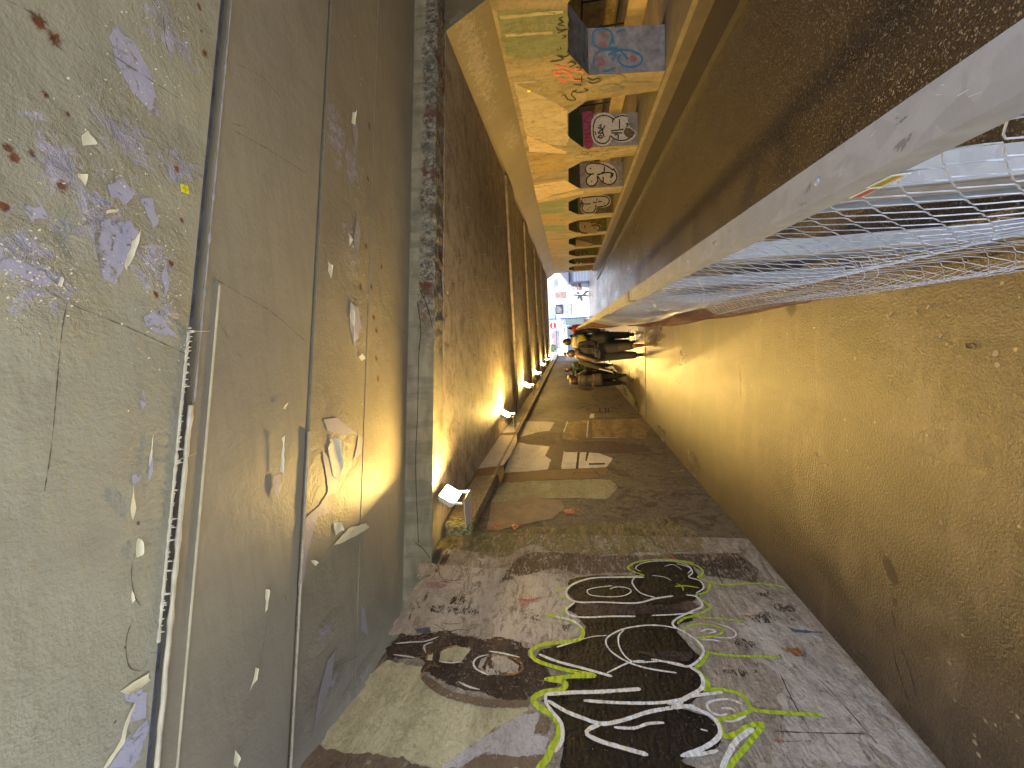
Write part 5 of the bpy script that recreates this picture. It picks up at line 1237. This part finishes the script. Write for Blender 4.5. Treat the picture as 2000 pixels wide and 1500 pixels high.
def trouser_fn(wide=1.0, end=.08):
    def f(bm, V, s, hc_, L):
        ball(bm, V((0,0,.95)), .178*s, 1, .78, .8)
        for key in ('legL','legR'):
            a = [Vector(p) for p in L[key]]; e_ = a[2].lerp(a[1], end/.45)
            limb(bm, [V(a[0]), V(a[1]), V(e_)], [.112*s*min(1.15,wide), .088*s*wide, .070*s*wide])
    return f
def shoe_fn(bm, V, s, hc_, L, keys=('legL','legR')):
    for key in keys:
        a = [Vector(p) for p in L[key]]; d = L.get('toe_'+key, (0,1,-.1)); d = Vector(d).normalized()
        limb(bm, [V(a[2]+Vector((0,0,-.0))), V(a[2]-Vector((0,0,.05))+d*.03), V(a[2]-Vector((0,0,.055))+d*.15)], [.045*s,.042*s,.034*s])
def hair_fn(length=0, back=1, fwd=False):
    def f(bm, V, s, hc_, L):
        sg = 1 if L.get('facing') else 1
        fd = L['fd']
        ball(bm, hc_+V((0,-.022*fd,.028)), .106*s, .86, .95, 1.08)
        if length:
            for sx in (-.06, 0, .06):
                limb(bm, [hc_+V((sx,-.05*fd,.0)), hc_+V((sx*1.3,-.075*fd,-length*.5)), hc_+V((sx*1.3,-.085*fd,-length))], [.055*s,.05*s,.03*s])
    return f
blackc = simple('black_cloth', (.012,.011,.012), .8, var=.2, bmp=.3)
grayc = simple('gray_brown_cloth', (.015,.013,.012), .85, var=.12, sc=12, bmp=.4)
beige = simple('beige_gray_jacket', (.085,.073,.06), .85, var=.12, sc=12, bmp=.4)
brownhair = simple('brown_hair', (.04,.022,.012), .5, var=.3, sc=60); darkhair = simple('dark_hair', (.018,.012,.01), .5)
blond = simple('golden_hair', (.05,.028,.014), .5, var=.35, sc=70, bmp=.6)
# --- A: woman in gray walking away
A_ = on_z((1254,684), 0)
specA = dict(armL=[(-.20,0,1.38),(-.31,-.02,1.10),(-.40,.0,.86)], armR=[(.20,0,1.38),(.24,.02,1.10),(.15,.15,.98)],
    legL=[(-.09,0,.93),(-.10,.10,.50),(-.11,.05,.08)], legR=[(.09,0,.93),(.10,-.02,.50),(.12,-.26,.22)], toe_legR=(0,.35,-1),
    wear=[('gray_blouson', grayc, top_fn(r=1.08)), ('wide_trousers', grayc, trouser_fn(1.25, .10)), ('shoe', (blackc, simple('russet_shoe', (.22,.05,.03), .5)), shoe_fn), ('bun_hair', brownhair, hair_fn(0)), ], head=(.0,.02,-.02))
pa = person('woman in gray jacket and wide gray trousers walking away, one rust-coloured shoe lifted', (A_.x, A_.y, 0), 0, 1.66, specA)
bm = bmesh.new(); k = 1.66/1.7
limb(bm, [Vector((-.04,-.10,1.44))*k, Vector((-.10,-.16,1.28))*k, Vector((-.17,-.19,1.08))*k, Vector((-.19,-.18,.96))*k], [.07,.06,.045,.02]); ball(bm, Vector((0,-.05,1.46))*k, .12, 1.1, .9, .7)
remesh(obj('long_scarf', bm, blond, pa), .012)
bm = bmesh.new(); ball(bm, Vector((0,.0,1.76))*k, .04); obj('hair_knot', bm, brownhair, pa, smooth=True)
bg_ = empty('shoulder_bag', (A_.x+.0, A_.y-.16, 1.0)); tag(bg_, 'black strapped shoulder bag at the waist of the woman in gray', 'bag')
bm = bmesh.new(); obox(bm, (0,0,0), X_, Y_, Z_, .10, .03, .055); bmesh.ops.bevel(bm, geom=bm.edges[:], offset=.02, segments=3); obj('bag_body', bm, blackc, bg_, smooth=True)
for pts in ([(-.22,.02,.02),(0,-.03,.03),(.2,.02,.05)], [(-.2,.02,-.04),(0,-.035,-.06),(.2,.03,-.02)], [(.09,-.02,.05),(.12,.0,.3),(.13,.08,.42)]):
    bm = bmesh.new(); tube(bm, smooth_line(pts, .02), .014, 6); obj('strap', bm, blackc, bg_)
hp = Vector((A_.x-.42*k, A_.y-.06, .92*k)); st = empty('rolled_paper', hp); tag(st, 'pale rolled paper held low in the left hand of the woman in gray', 'paper roll')
bm = bmesh.new(); tube(bm, [(.04,0,.06),(-.05,0,-.24)], [.014,.016], 10); obj('roll', bm, simple('pale_paper', (.40,.33,.23), .6), st)
# --- B: walker with yellow backpack
B_ = on_z((1240,661), 0)
specB = dict(armL=[(-.20,0,1.38),(-.24,.05,1.10),(-.18,.16,.92)], armR=[(.20,0,1.38),(.25,-.04,1.10),(.24,-.06,.84)],
    legL=[(-.09,0,.93),(-.09,.06,.50),(-.09,.12,.08)], legR=[(.09,0,.93),(.10,-.02,.50),(.10,-.16,.12)],
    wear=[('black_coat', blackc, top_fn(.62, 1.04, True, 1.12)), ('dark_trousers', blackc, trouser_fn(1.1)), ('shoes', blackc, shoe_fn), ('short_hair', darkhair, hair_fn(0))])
pb = person('walker in a black coat carrying a yellow backpack, beside the woman in gray', (B_.x, B_.y, 0), 0, 1.74, specB)
bk = empty('backpack', (B_.x, B_.y-.2, 1.36)); tag(bk, 'yellow backpack with white top panel and black edging on the black-coated walker', 'backpack')
bm = bmesh.new(); ball(bm, (0,0,0), .19, .95, .55, 1.05, seg=20); obj('bag_body', bm, simple('backpack_yellow', (.22,.21,.012), .55, var=.08, bmp=.3), bk, smooth=True)
bm = bmesh.new(); obox(bm, (0,-.075,.12), X_, Y_, Z_, .125, .035, .05); bmesh.ops.bevel(bm, geom=bm.edges[:], offset=.02, segments=3); obj('white_panel', bm, simple('panel_white', (.42,.36,.32), .5), bk, smooth=True)
bm = bmesh.new(); obox(bm, (0,-.113,.12), X_, Y_, Z_, .07, .002, .012); obj('orange_patch', bm, simple('patch_orange', (.5,.22,.08), .5), bk)
bm = bmesh.new(); pts = [(math.cos(a/20*6.283)*.182, 0.01, math.sin(a/20*6.283)*.2) for a in range(21)]; tube(bm, pts, .016, 8, cap=False); obj('black_edging', bm, blackc, bk, smooth=True)
# --- E: woman facing us, phone raised
E_ = on_z((1221,741), 0)
specE = dict(facing=True, armL=[(-.20,0,1.38),(-.26,-.05,1.12),(-.20,-.18,1.02)], armR=[(.20,0,1.38),(.33,-.10,1.22),(.24,-.20,1.42)],
    legL=[(-.09,0,.93),(-.10,-.03,.50),(-.10,0,.08)], legR=[(.09,0,.93),(.10,-.02,.50),(.13,-.02,.08)], toe_legL=(-.2,-1,-.1), toe_legR=(.2,-1,-.1),
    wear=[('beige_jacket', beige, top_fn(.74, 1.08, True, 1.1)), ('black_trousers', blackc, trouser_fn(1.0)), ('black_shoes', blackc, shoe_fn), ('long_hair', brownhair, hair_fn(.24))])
pe = person('woman facing the camera in a beige jacket raising one hand by the wall', (E_.x, E_.y, 0), 0, 1.62, specE)
k = 1.62/1.7
bm = bmesh.new(); ball(bm, Vector((0,.02,1.69))*k, .105, 1.0, 1.05, .45); remesh(obj('pale_beret', bm, simple('beret_pale', (.55,.42,.26), .8), pe), .012)
# --- C: person in checkered jacket behind
C_ = on_z((1196,718), 0)
specC = dict(facing=True, vox=.016, armL=[(-.20,0,1.38),(-.25,-.02,1.10),(-.22,-.12,.88)], armR=[(.20,0,1.38),(.25,0,1.10),(.24,-.05,.84)],
    legL=[(-.09,0,.93),(-.10,0,.50),(-.10,0,.08)], legR=[(.09,0,.93),(.10,-.02,.50),(.10,0,.08)], toe_legL=(0,-1,-.1), toe_legR=(0,-1,-.1),
    wear=[('checkered_jacket', None, top_fn(.80, 1.1)), ('trousers', blackc, trouser_fn(1.0)), ('shoes', blackc, shoe_fn), ('short_hair', darkhair, hair_fn(0))])
m_chk, t, b = nodes('dark_green_check'); ck = N(t, 'ShaderNodeTexChecker'); ck.inputs['Scale'].default_value = 14; ck.inputs[1].default_value = (.03,.07,.05,1); ck.inputs[2].default_value = (.012,.014,.014,1)
t.links.new(pos(t), ck.inputs['Vector']); t.links.new(ck.outputs['Color'], b.inputs['Base Color']); b.inputs['Roughness'].default_value = .85
specC['wear'][0] = ('checkered_jacket', m_chk, specC['wear'][0][2])
person('man in a dark green checkered jacket in the group behind the woman in gray', (C_.x, C_.y, 0), R(15), 1.80, specC)
# --- D: person with pale cap and black coat
D_ = on_z((1200,733), 0)
specD = dict(facing=True, vox=.016, armL=[(-.20,0,1.38),(-.25,-.02,1.10),(-.20,-.14,.98)], armR=[(.20,0,1.38),(.25,0,1.10),(.24,-.05,.84)],
    legL=[(-.09,0,.93),(-.10,0,.50),(-.10,0,.08)], legR=[(.09,0,.93),(.10,.1,.50),(.10,.1,.08)], toe_legL=(0,-1,-.1), toe_legR=(0,-1,-.1),
    wear=[('black_coat', blackc, top_fn(.66, 1.12, True, 1.05)), ('trousers', blackc, trouser_fn(1.0)), ('shoes', blackc, shoe_fn), ('short_hair', darkhair, hair_fn(0))])
pd = person('man in a long black coat and pale cap standing near the wall', (D_.x+.05, D_.y-.6, 0), R(-10), 1.70, specD)
bm = bmesh.new(); ball(bm, (0,0,1.68), .108, .9, 1.0, .55); ball(bm, (0,-.09,1.665), .07, 1, .9, .18); remesh(obj('pale_cap', bm, simple('cap_pale', (.5,.42,.3), .8), pd), .01)
# --- F, G: far pair at the mouth
pinkc = simple('pink_top', (.40,.13,.19), .8); redc = simple('red_top', (.55,.08,.08), .8); tanc = simple('tan_trousers', (.35,.28,.22), .8)
for lab, px, mt, H in (('distant person in a red top at the bright mouth by the rail end', (1151,640), redc, 1.65), ('distant person in a pink coat walking beyond the yellow backpack', (1150,655), pinkc, 1.6)):
    F_ = on_z(px, 0); 
    if F_.y > 27.2: F_ = F_*(27.2/F_.y)
    sp = dict(vox=.02, armL=[(-.20,0,1.38),(-.26,-.02,1.10),(-.22,-.12,.88)], armR=[(.20,0,1.38),(.26,0,1.10),(.26,.05,.84)],
        legL=[(-.09,0,.93),(-.12,.1,.50),(-.14,.2,.08)], legR=[(.09,0,.93),(.10,-.05,.50),(.12,-.22,.12)],
        wear=[('top', mt, top_fn(.85, 1.0)), ('trousers', tanc, trouser_fn(.95)), ('shoes', blackc, shoe_fn), ('hair', darkhair, hair_fn(.12))])
    person(lab, (F_.x, F_.y, 0), R(20), H, sp)
